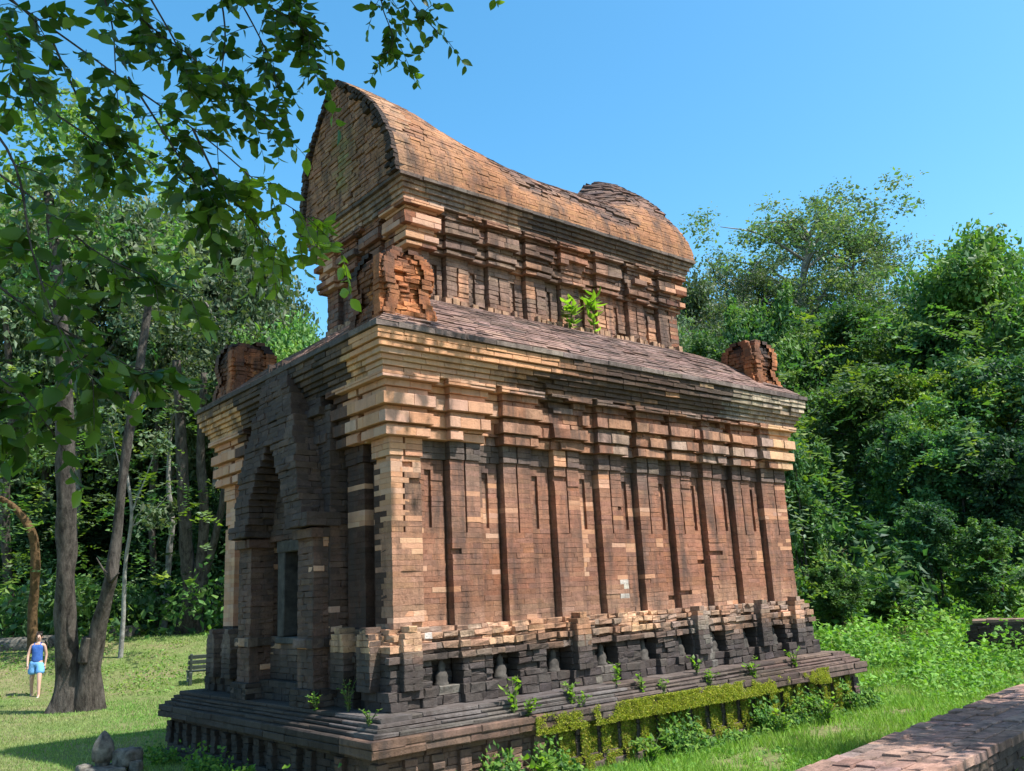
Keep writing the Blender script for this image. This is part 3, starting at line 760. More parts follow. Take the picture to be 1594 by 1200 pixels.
bm_box(bm, (-0.04, -0.04, 4.2), (L + 0.04, W + 0.04, 4.635))
bm_box(bm, (UX0 + 0.16, UY0 + 0.16, 4.6), (UX1 - 0.16, UY1 - 0.16, 6.85)); bm_box(bm, (UX0 + 0.0, UY0 + 0.0, 6.82), (UX1, UY1, 7.085))
bm_box(bm, (0.062, YC - 0.338, 0.814), (I - 0.004, YC + 0.338, 1.48))
bm_obj('masonry_core', bm, M_CORE, temple)
# roof core under the slope, and under the vault
def loft(name, rings, mat):
    V = []; F = []
    k = len(rings[0])
    for r in rings: V += [tuple(p) for p in r]
    for i in range(len(rings) - 1):
        for j in range(k): F.append((i * k + j, i * k + (j + 1) % k, (i + 1) * k + (j + 1) % k, (i + 1) * k + j))
    F.append(tuple(range(k))[::-1]); F.append(tuple(range((len(rings) - 1) * k, len(rings) * k)))
    me = bpy.data.meshes.new(name); me.from_pydata(V, [], F); return link(name, me, mat, temple)
rings = []
for j in range(6):
    t = j / 5; o = lerp(0.28, -1.0, t); z = 4.62 + 0.87 * (1 - (1 - t) ** 1.25)
    rings.append([(-o, -o, z), (L + o, -o, z), (L + o, W + o, z), (-o, W + o, z)])
loft('roof_core', rings, M_CORE)
rings = []
for i in range(40):
    x = lerp(0.80, XE - 0.03, i / 39); rz = ridge(x) - 0.02; r = []
    for j in range(-10, 11):
        k = j / 10; t = 1 - abs(k); hwv = VHW * sec(t) - 0.03
        r.append((x, YU + (hwv if k > 0 else -hwv if k < 0 else 0), VZ0 - 0.02 + (rz - VZ0) * t))
    rings.append(r)
loft('vault_core', rings, mat_simple('ridge_rubble', (0.06, 0.045, 0.04), (0.2, 0.13, 0.1), 14, 0.95, 0.8))

# ---- door frame of grey stone, and dark opening behind
M_STONE = mat_simple('grey_stone', (0.032, 0.028, 0.025), (0.095, 0.083, 0.072), 9, 0.85, 0.5)
bm = bmesh.new()
for sgn in (-1, 1):
    c = YC + sgn * 0.31
    bm_box(bm, (-0.07, c - 0.095, 1.50), (0.16, c + 0.095, 2.48), 0.006)
bm_box(bm, (-0.075, YC - 0.42, 2.48), (0.16, YC + 0.42, 2.62), 0.006)
bm_box(bm, (-0.09, YC - 0.42, 1.42), (0.16, YC + 0.42, 1.50), 0.006)
bmesh.ops.bevel(bm, geom=bm.edges[:], offset=0.01, segments=1, affect='EDGES')
bm_obj('door_frame', bm, M_STONE, temple)

# ---- eroded corner turrets
def mat_laterite():
    m, n, l, b = new_mat('eroded_laterite')
    tc = n.new('ShaderNodeTexCoord'); vec = tc.outputs['Object']
    n1 = noise_n(n, l, 5.5, 6, 0.72, vec, 0.4); r1 = ramp(n, 0.36, (0.09, 0.048, 0.034), 0.56, (0.50, 0.205, 0.075)); l.new(n1.outputs[0], r1.inputs[0])
    n2 = noise_n(n, l, 30, 5, 0.7, vec); r2 = ramp(n, 0.35, (0.4, 0.36, 0.34), 0.6, (1.1, 1.1, 1.1)); l.new(n2.outputs[0], r2.inputs[0])
    c = mixc(n, l, 'MULTIPLY', 0.9, r1.outputs[0], r2.outputs[0])
    at = n.new('ShaderNodeAttribute'); at.attribute_name = 'crust'
    c = mixc(n, l, 'MIX', at.outputs['Fac'], c, (0.055, 0.042, 0.040))
    l.new(c, b.inputs['Base Color']); b.inputs['Roughness'].default_value = 0.95; b.inputs['Specular IOR Level'].default_value = 0.15
    bp = n.new('ShaderNodeBump'); bp.inputs['Strength'].default_value = 0.9; bp.inputs['Distance'].default_value = 0.03
    l.new(n2.outputs[0], bp.inputs['Height']); l.new(bp.outputs[0], b.inputs['Normal'])
    return m
M_LATER = mat_laterite()
def turret(cx, cy, zb, h, rx, ry, seed, lean=(0, 0)):
    nu, nv = 72, 46; V = []; F = []; cr = []
    for j in range(nv + 1):
        t = j / nv
        for i in range(nu):
            th = 2 * math.pi * i / nu; c, s = math.cos(th), math.sin(th)
            p = 4.0; r = (abs(c) ** p + abs(s) ** p) ** (-1 / p)
            prof = 1.0 - 0.16 * t - 0.10 * math.exp(-((t - 0.42) / 0.10) ** 2)
            if t > 0.80: prof *= math.sqrt(max(0, 1 - ((t - 0.80) / 0.20) ** 2.2)) * 0.96 + 0.04 * (1 - t)
            x, y, z = c * r * rx * prof, s * r * ry * prof, t * h
            pos = Vector((x + seed, y, z))
            d = 0.16 * mn.noise(pos * 3.2) + 0.11 * mn.noise(pos * 9) + 0.05 * mn.noise(pos * 22)
            flute = 0.05 * math.cos(th * 10 + seed) * (0.2 < t < 0.8) + 0.018 * math.sin(t * 60)
            k = 1 + (d + flute * 0.6) * 1.25
            V.append((cx + x * k + lean[0] * t, cy + y * k + lean[1] * t, zb + z * (1 + 0.12 * mn.noise(pos * 2.0)) ))
            cr.append(clamp(0.9 * sstep(0.72, 0.95, t + 0.35 * mn.noise(pos * 3)) + 0.7 * clamp(mn.noise(pos * 2.1 + Vector((9, 9, 9))) * 1.6)))
    for j in range(nv):
        for i in range(nu): F.append((j * nu + i, j * nu + (i + 1) % nu, (j + 1) * nu + (i + 1) % nu, (j + 1) * nu + i))
    F.append(tuple(nv * nu + i for i in range(nu)))
    me = bpy.data.meshes.new('corner_turret'); me.from_pydata(V, [], F)
    a = me.attributes.new('crust', 'FLOAT', 'POINT'); a.data.foreach_set('value', cr)
    me.polygons.foreach_set('use_smooth', [True] * len(me.polygons))
    return link('corner_turret', me, M_LATER, temple)
def brick_turret(cx, cy, zb, h, hw, seed, label):
    """eroded square stub: ragged courses over an inner core"""
    key = 'turret'; BR.clear()
    Fs = faces_rect(cx - hw, cx + hw, cy - hw, cy + hw)
    for a, b in courses(zb, zb + h, 0.058):
        t = (a - zb) / h
        o = 0.02 - 0.05 * t - 0.07 * math.exp(-((t - 0.40) / 0.13) ** 2)
        if t > 0.72: o -= 0.20 * ((t - 0.72) / 0.28) ** 1.8
        for F in Fs:
            def ero(u, z, F_):
                p = F_.O + F_.e * u
                v = N3(p[0] * 2.2 + seed, p[1] * 2.2, z * 1.6, 1.0) + 0.7 * N3(p[0] * 6 + seed, p[1] * 6, z * 2.0, 1.0)
                if t > 0.88 and v > 0.12: return None
                return clamp(0.02 + 0.025 * v, 0, 0.04) + random.uniform(0, 0.03)
            def cf(u, z, F_):
                p = F_.O + F_.e * u; v = N3(p[0] * 2 + seed, p[1] * 2, z * 2, 1.3)
                c = mix((0.46, 0.185, 0.078), (0.38, 0.145, 0.062), random.random())
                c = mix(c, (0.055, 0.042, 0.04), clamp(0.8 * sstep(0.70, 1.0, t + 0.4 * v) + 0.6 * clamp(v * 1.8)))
                if F_.name in 'WN': c = mix(c, (0.05, 0.038, 0.035), 0.45)  # faces turned from the sun tinted darker: shade put into the colour
                return jitcol(c, 0.18)
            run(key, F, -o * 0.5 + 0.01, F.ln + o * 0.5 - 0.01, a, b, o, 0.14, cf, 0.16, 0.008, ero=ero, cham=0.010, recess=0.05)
    V, Fc, C = brick_arrays(BR[key]); me = mesh_np('corner_turret', V, Fc, 4); add_col(me, C)
    o_ = link('corner_turret', me, M_BRICK, temple); o_['kind'] = 'stuff'; o_['label'] = label
    c_ = turret(cx, cy, zb, h * 0.93, hw * 0.74, hw * 0.74, seed); c_.name = 'turret_core'; c_.parent = o_; c_.matrix_parent_inverse = Matrix.Identity(4)
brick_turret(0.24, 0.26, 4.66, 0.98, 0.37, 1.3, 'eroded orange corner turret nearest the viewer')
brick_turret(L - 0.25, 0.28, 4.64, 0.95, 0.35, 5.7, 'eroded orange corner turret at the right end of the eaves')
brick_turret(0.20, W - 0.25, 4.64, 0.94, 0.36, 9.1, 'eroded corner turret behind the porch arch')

# ---- worn figures in the base niches of the long face
def niche_fig(cx, y0, zb, h, seed):
    V = []; F = []; nu = 14
    prof = [(0, 0.085), (0.10, 0.088), (0.16, 0.07), (0.35, 0.078), (0.52, 0.06), (0.62, 0.038), (0.72, 0.044), (0.86, 0.036), (0.97, 0.014), (1.0, 0.0)]
    for t, r in prof:
        for i in range(nu):
            th = 2 * math.pi * i / nu; rr = r * (1 + 0.2 * N3(math.cos(th), math.sin(th), t * 4 + seed, 1.5))
            V.append((cx + rr * math.cos(th), y0 + 0.7 * rr * math.sin(th), zb + t * h))
    for j in range(len(prof) - 1):
        for i in range(nu): F.append((j * nu + i, j * nu + (i + 1) % nu, (j + 1) * nu + (i + 1) % nu, (j + 1) * nu + i))
    me = bpy.data.meshes.new('niche_figure'); me.from_pydata(V, [], F); me.polygons.foreach_set('use_smooth', [True] * len(me.polygons))
    return link('niche_figure', me, M_STONE, temple)
for i in range(len(PIL_S) - 1):
    niche_fig((PIL_S[i][1] + PIL_S[i + 1][0]) / 2, 0.045, 0.985, 0.25, i)
# ================================================================== GROUND
FH = np.array([0.6441, 0.7649]); RH = np.array([0.7649, -0.6441])
def ds(x, y): dx = x - CAMP[0]; dy = y - CAMP[1]; return dx * FH[0] + dy * FH[1], dx * RH[0] + dy * RH[1]
def xy(d, s): return CAMP[0] + d * FH[0] + s * RH[0], CAMP[1] + d * FH[1] + s * RH[1]
def ground(x, y):
    d, s = ds(x, y)
    k = sstep(-0.12, 0.22, s / max(d, 4.0))
    zl = 1.15 * sstep(20.5, 28, d) + max(0.0, d - 30) * 0.085
    zr = 0.20 * sstep(15, 19, d) + 0.85 * sstep(19, 25, d) + min(14.0, max(0.0, d - 25.5) * 0.36)
    z = lerp(zl, zr, k)
    return z + 0.05 * N3(x, y, 0, 0.5) * sstep(9, 14, d) + 0.35 * N3(x, y, 5, 0.12) * sstep(26, 40, d)
def mat_ground():
    m, n, l, b = new_mat('lawn_soil')
    tc = n.new('ShaderNodeTexCoord'); vec = tc.outputs['Object']
    n1 = noise_n(n, l, 0.55, 5, 0.65, vec); r1 = ramp(n, 0.42, (0.115, 0.155, 0.050), 0.66, (0.205, 0.165, 0.105)); l.new(n1.outputs[0], r1.inputs[0])
    n2 = noise_n(n, l, 7.0, 6, 0.7, vec); r2 = ramp(n, 0.3, (0.6, 0.6, 0.55), 0.7, (1.25, 1.22, 1.15)); l.new(n2.outputs[0], r2.inputs[0])
    c = mixc(n, l, 'MULTIPLY', 1.0, r1.outputs[0], r2.outputs[0])
    l.new(c, b.inputs['Base Color']); b.inputs['Roughness'].default_value = 0.95; b.inputs['Specular IOR Level'].default_value = 0.1
    bp = n.new('ShaderNodeBump'); bp.inputs['Strength'].default_value = 0.6; bp.inputs['Distance'].default_value = 0.04
    l.new(n2.outputs[0], bp.inputs['Height']); l.new(bp.outputs[0], b.inputs['Normal']); return m
dd = np.concatenate([np.arange(-14, 40, 0.8), np.arange(40, 130, 3.0), np.array([130, 170, 260, 500])]); ss = np.concatenate([np.array([-500, -220, -130]), np.arange(-100, -30, 4.0), np.arange(-30, 30, 0.9), np.arange(30, 101, 4.0), np.array([130, 220, 500])])
V = []; F = []
for d in dd:
    for s in ss:
        x, y = xy(d, s); V.append((x, y, ground(x, y)))
ns = len(ss)
for i in range(len(dd) - 1):
    for j in range(ns - 1): F.append((i * ns + j, i * ns + j + 1, (i + 1) * ns + j + 1, (i + 1) * ns + j))
me = mesh_np('ground', np.array(V), np.array(F), 4); me.polygons.foreach_set('use_smooth', [True] * len(F))
g = link('ground', me, mat_ground()); g['kind'] = 'structure'

# ------------------------------------------------------------------ leaf material and leaf clouds
def mat_leaf(name, trans=0.35, gloss=0.38, spec=0.35, vary=0.25):
    m, n, l, b = new_mat(name)
    at = n.new('ShaderNodeAttribute'); at.attribute_name = 'col'
    oi = n.new('ShaderNodeObjectInfo')
    rm = n.new('ShaderNodeMapRange'); rm.inputs['To Min'].default_value = 1 - vary; rm.inputs['To Max'].default_value = 1 + vary; l.new(oi.outputs['Random'], rm.inputs['Value'])
    vm = n.new('ShaderNodeVectorMath'); vm.operation = 'SCALE'; l.new(at.outputs['Color'], vm.inputs[0]); l.new(rm.outputs[0], vm.inputs['Scale'])
    l.new(vm.outputs[0], b.inputs['Base Color']); b.inputs['Roughness'].default_value = gloss; b.inputs['Specular IOR Level'].default_value = spec
    tr = n.new('ShaderNodeBsdfTranslucent')
    tc = n.new('ShaderNodeVectorMath'); tc.operation = 'MULTIPLY'; tc.inputs[1].default_value = (1.5, 1.7, 0.5); l.new(vm.outputs[0], tc.inputs[0]); l.new(tc.outputs[0], tr.inputs['Color'])
    mx = n.new('ShaderNodeMixShader'); mx.inputs[0].default_value = trans
    l.new(b.outputs[0], mx.inputs[1]); l.new(tr.outputs[0], mx.inputs[2]); l.new(mx.outputs[0], n['Material Output'].inputs['Surface'])
    return m
M_LEAF = mat_leaf('tree_leaf', 0.35, 0.5, 0.22, 0.42); M_GRASS = mat_leaf('grass_blade', 0.3, 0.6, 0.15, 0.0); M_NEAR = mat_leaf('near_leaf', 0.50, 0.42, 0.35, 0.0)
def unit(v): return v / (np.linalg.norm(v, axis=1, keepdims=True) + 1e-9)
def leaves_np(P, A, B, ln, wd, col, fold=0.18, droop=0.0):
    """P base points, A tip directions, B side directions, all (n,3); six-sided leaf folded on its midrib; returns verts, quads, cols"""
    n = len(P); A = unit(A); B = unit(B - A * (A * B).sum(1, keepdims=True)); Nn = np.cross(A, B)
    ln = np.asarray(ln).reshape(-1, 1) * np.ones((n, 1)); wd = np.asarray(wd).reshape(-1, 1) * np.ones((n, 1))
    base = P; tip = P + A * ln - Nn * ln * droop
    l1 = P + A * ln * 0.42 + B * wd + Nn * wd * fold; r1 = P + A * ln * 0.42 - B * wd + Nn * wd * fold
    V = np.stack([base, l1, tip, r1], 1).reshape(-1, 3)
    F = np.arange(n * 4).reshape(-1, 4)
    C = np.repeat(col, 4, axis=0)
    return V, F, C
def cloud(centers, radii, n_each, leaf, cols, rng, flat=0.75, up=0.5, shell=0.5, asp=0.30):
    """leaf clusters: centers (k,3), radii (k,), n_each per unit cluster; returns P arrays"""
    k = len(centers); cnt = np.maximum(6, (n_each * (radii / radii.mean()) ** 2)).astype(int)
    idx = np.repeat(np.arange(k), cnt); n = len(idx)
    g3 = rng.normal(size=(n, 3)); dirs = unit(g3)
    off = g3 * (radii[idx] * 0.62)[:, None]; off[:, 2] *= flat
    P = centers[idx] + off
    nor = unit(0.55 * dirs + np.array([0, 0, up]) + 0.8 * rng.normal(size=(n, 3)))
    A = unit(np.cross(nor, rng.normal(size=(n, 3)))); A[:, 2] -= 0.35; B = np.cross(A, nor)
    ln = leaf * np.clip(rng.lognormal(-0.05, 0.42, n), 0.4, 2.4)
    base = np.array(cols); ci = base[rng.integers(0, len(base), k)][idx]
    c = ci * rng.uniform(0.75, 1.25, (n, 1)); c[:, 0] *= rng.uniform(0.85, 1.25, n)
    return leaves_np(P, A, B, ln, ln * asp, c, droop=0.1)
G_MID = [(0.075, 0.165, 0.046), (0.098, 0.195, 0.050), (0.058, 0.138, 0.052), (0.118, 0.212, 0.050)]
G_DARK = [(0.030, 0.078, 0.034), (0.038, 0.092, 0.038), (0.025, 0.064, 0.034), (0.048, 0.108, 0.042)]
G_PALE = [(0.120, 0.180, 0.095), (0.100, 0.155, 0.085), (0.140, 0.195, 0.115), (0.080, 0.130, 0.065)]
G_YEL = [(0.13, 0.20, 0.030), (0.11, 0.18, 0.028), (0.16, 0.22, 0.035)]
def make_mesh_leaves(name, parts):
    V = []; F = []; C = []; b = 0
    for v, f, c in parts: V.append(v); F.append(f + b); C.append(c); b += len(v)
    me = mesh_np(name, np.concatenate(V), np.concatenate(F), 4); add_col(me, np.concatenate(C)); return me

# ------------------------------------------------------------------ lawn and weeds (uncountable)
def on_temple(x, y): return -0.56 < x < L + 0.56 and -0.56 < y < W + 0.56
def wall_y(x): return -3.62 + 0.122 * (x - 1.34) * 1.0       # middle line of the foreground wall is 0.35 below this
def on_wall(x, y): return wall_y(x) - 0.83 < y < wall_y(x) + 0.14
rng = np.random.default_rng(11)
def dirtiness(x, y):
    """bare worn soil beside the foreground wall and under the plinth's right end; dry straw on the left lawn"""
    d, s = ds(x, y)
    if s > 0 and d < 17:
        return clamp(0.92 * sstep(-0.1, 0.55, N3(x, y, 3, 0.9) + 0.5 * N3(x, y, 6, 3.5)) * sstep(-2.6, -2.0, y - 0.122 * x + 0.35) * (1 - sstep(-1.25, -0.7, y)) * 1.1)
    return 0.0
def scatter(n, dmin, dmax, amin, amax, p=0.0):
    d = dmin * (dmax / dmin) ** rng.random(n) if p == 0 else rng.uniform(dmin, dmax, n)
    a = np.radians(rng.uniform(amin, amax, n)); s = d * np.tan(a)
    x = CAMP[0] + d * FH[0] + s * RH[0]; y = CAMP[1] + d * FH[1] + s * RH[1]; return x, y, d, s
def blades(n, dmin, dmax, amin, amax, h0, h1, cols, wid=0.006, drycol=(0.36, 0.31, 0.17), dry=0.3, mask=None):
    x, y, d, s = scatter(n, dmin, dmax, amin, amax); keep = []; z = np.zeros(n); dr = np.zeros(n)
    for i in range(n):
        if on_temple(x[i], y[i]) or on_wall(x[i], y[i]): keep.append(False); continue
        if random.random() < dirtiness(x[i], y[i]): keep.append(False); continue
        z[i] = ground(x[i], y[i]); dr[i] = clamp(0.5 + 1.6 * N3(x[i], y[i], 2, 0.45) + 0.6 * N3(x[i], y[i], 4, 1.6)) * dry; keep.append(True)
    k = np.array(keep); x, y, z, d, dr = x[k], y[k], z[k], d[k], dr[k]; m = len(x)
    P = np.stack([x, y, z - 0.01], 1); hh = rng.uniform(h0, h1, m) * (0.7 + 0.5 * rng.random(m))
    lean = rng.normal(size=(m, 3)) * 0.55; lean[:, 2] = 1.0; A = unit(lean)
    B = rng.normal(size=(m, 3)); B[:, 2] = 0; B = unit(B)
    wv = (wid * np.maximum(1.0, d / 10.0))[:, None]
    V = np.stack([P - B * wv, P + B * wv, P + A * hh[:, None]], 1).reshape(-1, 3)
    c = np.array(cols)[rng.integers(0, len(cols), m)] * rng.uniform(0.7, 1.3, (m, 1))
    c = c * (1 - dr[:, None]) + np.array(drycol) * dr[:, None] * rng.uniform(0.7, 1.2, (m, 1))
    C = np.repeat(c, 3, axis=0)
    return V, np.arange(m * 3).reshape(-1, 3), C
GR = [(0.165, 0.285, 0.065), (0.145, 0.265, 0.06), (0.19, 0.30, 0.075), (0.12, 0.24, 0.055)]
vs, fs, cs = blades(150000, 8.5, 34, -32, -8, 0.035, 0.075, GR, 0.0055, dry=0.5)
me = mesh_np('lawn_grass', vs, fs, 3); add_col(me, cs); o = link('lawn_grass', me, M_GRASS); setp(o, 'short mown lawn grass with straw patches left of the temple', 'grass', kind='stuff')
vs, fs, cs = blades(210000, 7.2, 27, 0, 33, 0.05, 0.15, [(0.16, 0.30, 0.045), (0.14, 0.27, 0.04), (0.20, 0.32, 0.055)], 0.006, dry=0.12)
me = mesh_np('meadow_grass', vs, fs, 3); add_col(me, cs); o = link('meadow_grass', me, M_GRASS); setp(o, 'lush bright green grass between temple and foreground wall', 'grass', kind='stuff')
# broad-leaved ground cover
def cover(n, dmin, dmax, amin, amax, hmax, lf, cols, hfun=None):
    x, y, d, s = scatter(n, dmin, dmax, amin, amax); P = []; dq = []
    for i in range(n):
        if on_temple(x[i], y[i]) or on_wall(x[i], y[i]): continue
        v = N3(x[i], y[i], 8, 0.8) + 0.6 * N3(x[i], y[i], 1, 2.3)
        if v < -0.05 or random.random() < dirtiness(x[i], y[i]) * 0.9: continue
        h = hmax * (hfun(x[i], y[i]) if hfun else 1.0) * clamp(0.25 + v)
        P.append((x[i], y[i], ground(x[i], y[i]) + random.random() * h)); dq.append(d[i])
    P = np.array(P); m = len(P); dq = np.array(dq)
    nor = unit(rng.normal(size=(m, 3)) * 0.6 + np.array([0, 0, 1.0])); A = unit(np.cross(nor, rng.normal(size=(m, 3)))); B = np.cross(A, nor)
    ln = lf * rng.uniform(0.6, 1.4, m) * np.maximum(1.0, dq / 13.0)
    c = np.array(cols)[rng.integers(0, len(cols), m)] * rng.uniform(0.7, 1.3, (m, 1))
    return leaves_np(P, A, B, ln, ln * 0.33, c)
def mound(x, y):
    d, s = ds(x, y); return 0.4 + 1.6 * sstep(15, 19.5, d)
parts = [cover(60000, 7.2, 24, 1, 33, 0.22, 0.05, [(0.13, 0.27, 0.045), (0.17, 0.30, 0.05), (0.10, 0.22, 0.045)], mound), cover(34000, 14, 26, 8, 33, 0.5, 0.075, [(0.14, 0.28, 0.05), (0.17, 0.30, 0.055), (0.11, 0.23, 0.05)], mound),
         cover(15000, 21, 31, -32, -9, 0.25, 0.035, G_YEL + GR, None)]
o = link('ground_cover', make_mesh_leaves('ground_cover', parts), M_GRASS); setp(o, 'leafy green ground cover spreading over the grass', 'weeds', kind='stuff')

# ------------------------------------------------------------------ foreground brick wall (lower right) and the low ruin wall beyond
BR.clear()
def sloped_wall(key, P0, P1, width, zt, h, colf, topcol, bl=0.30, tw=0.16):
    """wall with brick-paved top; P0->P1 is its far edge, width towards the viewer's right"""
    P0 = np.array(P0, float); P1 = np.array(P1, float); e = P1 - P0; ln = np.linalg.norm(e); e /= ln; nrm = np.array((e[1], -e[0]))
    e3 = np.array((e[0], e[1], 0)); n3 = np.array((nrm[0], nrm[1], 0))
    nr = int(round(width / tw))
    for r in range(nr):
        w0 = r * width / nr; w1 = (r + 1) * width / nr; s = -random.random() * 0.2
        while s < ln:
            ee = s + bl * random.uniform(0.7, 1.3); g = 0.0035
            dz = random.gauss(0, 0.006) + 0.02 * N3(s, r, 4, 0.9)
            O3 = np.array((P0[0], P0[1], zt + dz))
            q = [O3 + e3 * (s + g) + n3 * (w1 - g), O3 + e3 * (ee - g) + n3 * (w1 - g), O3 + e3 * (ee - g) + n3 * (w0 + g), O3 + e3 * (s + g) + n3 * (w0 + g)]
            q = [tuple(p + np.array((0, 0, random.gauss(0, 0.003)))) for p in q]
            emit(key, q, np.array((0, 0, 1.0)), 0.07, topcol(s, r), 0.004, 0.006); s = ee
    for sd in (0, 1):
        O = P0 + nrm * (width + 0.0) if sd else P0; F = Face((O[0], O[1], 0), tuple(e3), tuple(n3 if sd else -n3), ln, 'X')
        zz = zt - 0.075
        while zz > zt - h:
            run(key, F, 0, ln, zz - 0.07, zz, -0.01 - 0.012 * random.random(), 0.15, colf, 0.26, 0.008, cham=0.008); zz -= 0.07
def topc(s, r):
    v = N3(s * 0.9, r * 0.3, 7)
    c = mix((0.30, 0.18, 0.145), (0.40, 0.25, 0.19), random.random()); c = mix(c, (0.20, 0.165, 0.155), clamp(0.2 + v * 1.4)); return jitcol(c, 0.12)
def sidec(u, z, F): return jitcol(mix(rc(C_PLN), (0.16, 0.11, 0.08), random.random()), 0.15)
sloped_wall('fw', (-0.6, -3.74), (13.0, -2.08), 0.93, 0.45, 0.48, sidec, topc)
fw = empty('low_brick_wall', (6.0, -3.4, 0)); setp(fw, 'low broad brick wall top crossing the lower right foreground', 'wall', kind='thing')
def wall_thing(key, root, corelo=None, npick=150):
    recs = BR[key]
    def area(r):
        q = np.array(r[0]); d = q - CAMP; w_ = d @ FWD
        if d.mean(axis=0).dot(r[1]) >= 0 or w_.min() < 0.5: return 0
        px = np.stack([FPX * (d @ RGT) / w_, FPX * (d @ UPV) / w_], 1)
        if abs(px.mean(0)[0]) > 800 or abs(px.mean(0)[1]) > 600: return 0
        return 0.5 * abs(sum(px[k, 0] * px[(k + 1) % 4, 1] - px[(k + 1) % 4, 0] * px[k, 1] for k in range(4)))
    ar = sorted([(area(r), i) for i, r in enumerate(recs)], reverse=True)
    sel = {i for a, i in ar[:npick] if a > 40}
    V, Fc, C = brick_arrays([r for i, r in enumerate(recs) if i not in sel]); me = mesh_np('brickwork', V, Fc, 4); add_col(me, C)
    o = link('brickwork', me, M_BRICK, root); o['kind'] = 'stuff'
    for i in sorted(sel):
        V, Fc, C = brick_arrays([recs[i]]); me = mesh_np('brick', V, Fc, 4); add_col(me, C); link('brick', me, M_BRICK, root)
wall_thing('fw', fw)
bm = bmesh.new()
e2 = np.array((13.6, 1.66)) / math.hypot(13.6, 1.66); n2 = np.array((e2[1], -e2[0])); Pq = np.array((-0.6, -3.74))
cs4 = [Pq + n2 * 0.05, Pq + e2 * 13.7 + n2 * 0.05, Pq + e2 * 13.7 + n2 * 0.88, Pq + n2 * 0.88]
lo = [bm.verts.new((p[0], p[1], -0.1)) for p in cs4]; hi = [bm.verts.new((p[0], p[1], 0.41)) for p in cs4]
bm.faces.new(hi[::-1]); bm.faces.new(lo)
for i in range(4): bm.faces.new((lo[i], hi[i], hi[(i + 1) % 4], lo[(i + 1) % 4]))
bmesh.ops.recalc_face_normals(bm, faces=bm.faces[:])
bm_obj('wall_core', bm, M_CORE, fw)
# ruin wall standing in the grass at the right edge: ragged stepped end
def ruinc(u, z, F): return jitcol(mix((0.045, 0.034, 0.030), (0.085, 0.06, 0.05), random.random()), 0.2)
pA = atd(1492, 1015, 18.0); pB = atd(1680, 1022, 17.0); zb = 0.12
eR = np.array((pB[0] - pA[0], pB[1] - pA[1])); lnR = np.linalg.norm(eR); eR /= lnR
FR = Face((pA[0], pA[1], 0), (eR[0], eR[1], 0), (eR[1], -eR[0], 0), lnR, 'R')
ztop = 0.84
for a, b in courses(zb, ztop, 0.06):
    s0 = 0.02 + 0.30 * ((a - zb) / (ztop - zb)) + random.uniform(-0.05, 0.05)
    run('rw', FR, s0, lnR, a, b, 0.0, 0.4, ruinc, 0.26, 0.007)
s = 0.34
while s < lnR:
    for r in range(3):
        e_ = s + 0.26; q = [np.array(FR.pt(s + 0.003, -r * 0.2, ztop)), np.array(FR.pt(e_ - 0.003, -r * 0.2, ztop)), np.array(FR.pt(e_ - 0.003, -r * 0.2 - 0.195, ztop)), np.array(FR.pt(s + 0.003, -r * 0.2 - 0.195, ztop))]
        dzz = random.uniform(0.045, 0.06)
        emit('rw', [tuple(p + np.array((0, 0, dzz))) for p in q], np.array((0, 0, 1.0)), 0.06, jitcol((0.26, 0.17, 0.13)), 0.006, 0.006)  # top paler than the dark face: sunlight put into the brick colour
    s += 0.26
rw = empty('ruin_wall', (float(pA[0]), float(pA[1]), 0)); setp(rw, 'dark ruined brick wall stub with stepped broken end at the right edge', 'wall', kind='thing')
wall_thing('rw', rw, npick=60)
# ================================================================== TREES
def mat_bark():
    m, n, l, b = new_mat('flecked_bark')
    tc = n.new('ShaderNodeTexCoord'); mp = n.new('ShaderNodeMapping'); mp.inputs['Scale'].default_value = (1, 1, 0.35); l.new(tc.outputs['Object'], mp.inputs['Vector']); vec = mp.outputs[0]
    n1 = noise_n(n, l, 9, 8, 0.72, vec); r1 = ramp(n, 0.35, (0.026, 0.022, 0.019), 0.68, (0.135, 0.118, 0.10)); l.new(n1.outputs[0], r1.inputs[0])
    n2 = noise_n(n, l, 26, 5, 0.75, tc.outputs['Object']); r2 = ramp(n, 0.63, (0, 0, 0), 0.69, (1, 1, 1)); l.new(n2.outputs[0], r2.inputs[0])
    n3 = noise_n(n, l, 2.2, 3, 0.6, tc.outputs['Object']); r3 = ramp(n, 0.42, (0, 0, 0), 0.62, (1, 1, 1)); l.new(n3.outputs[0], r3.inputs[0])
    f = n.new('ShaderNodeMath'); f.operation = 'MULTIPLY'; l.new(r2.outputs[0], f.inputs[0]); l.new(r3.outputs[0], f.inputs[1])
    c = mixc(n, l, 'MIX', f.outputs[0], r1.outputs[0], (0.30, 0.29, 0.25))
    l.new(c, b.inputs['Base Color']); b.inputs['Roughness'].default_value = 0.95; b.inputs['Specular IOR Level'].default_value = 0.1
    bp = n.new('ShaderNodeBump'); bp.inputs['Strength'].default_value = 1.0; bp.inputs['Distance'].default_value = 0.06; l.new(n1.outputs[0], bp.inputs['Height']); l.new(bp.outputs[0], b.inputs['Normal'])
    return m
M_BARK = mat_bark()
M_BARKP = mat_simple('pale_bark', (0.13, 0.12, 0.105), (0.34, 0.33, 0.30), 5, 0.9, 0.6, 14, 0.03, 0.15, 7)
M_BARKB = mat_simple('ochre_bark', (0.060, 0.036, 0.018), (0.17, 0.105, 0.050), 9, 0.9, 1.0, 20, 0.05, 0.15, 8)
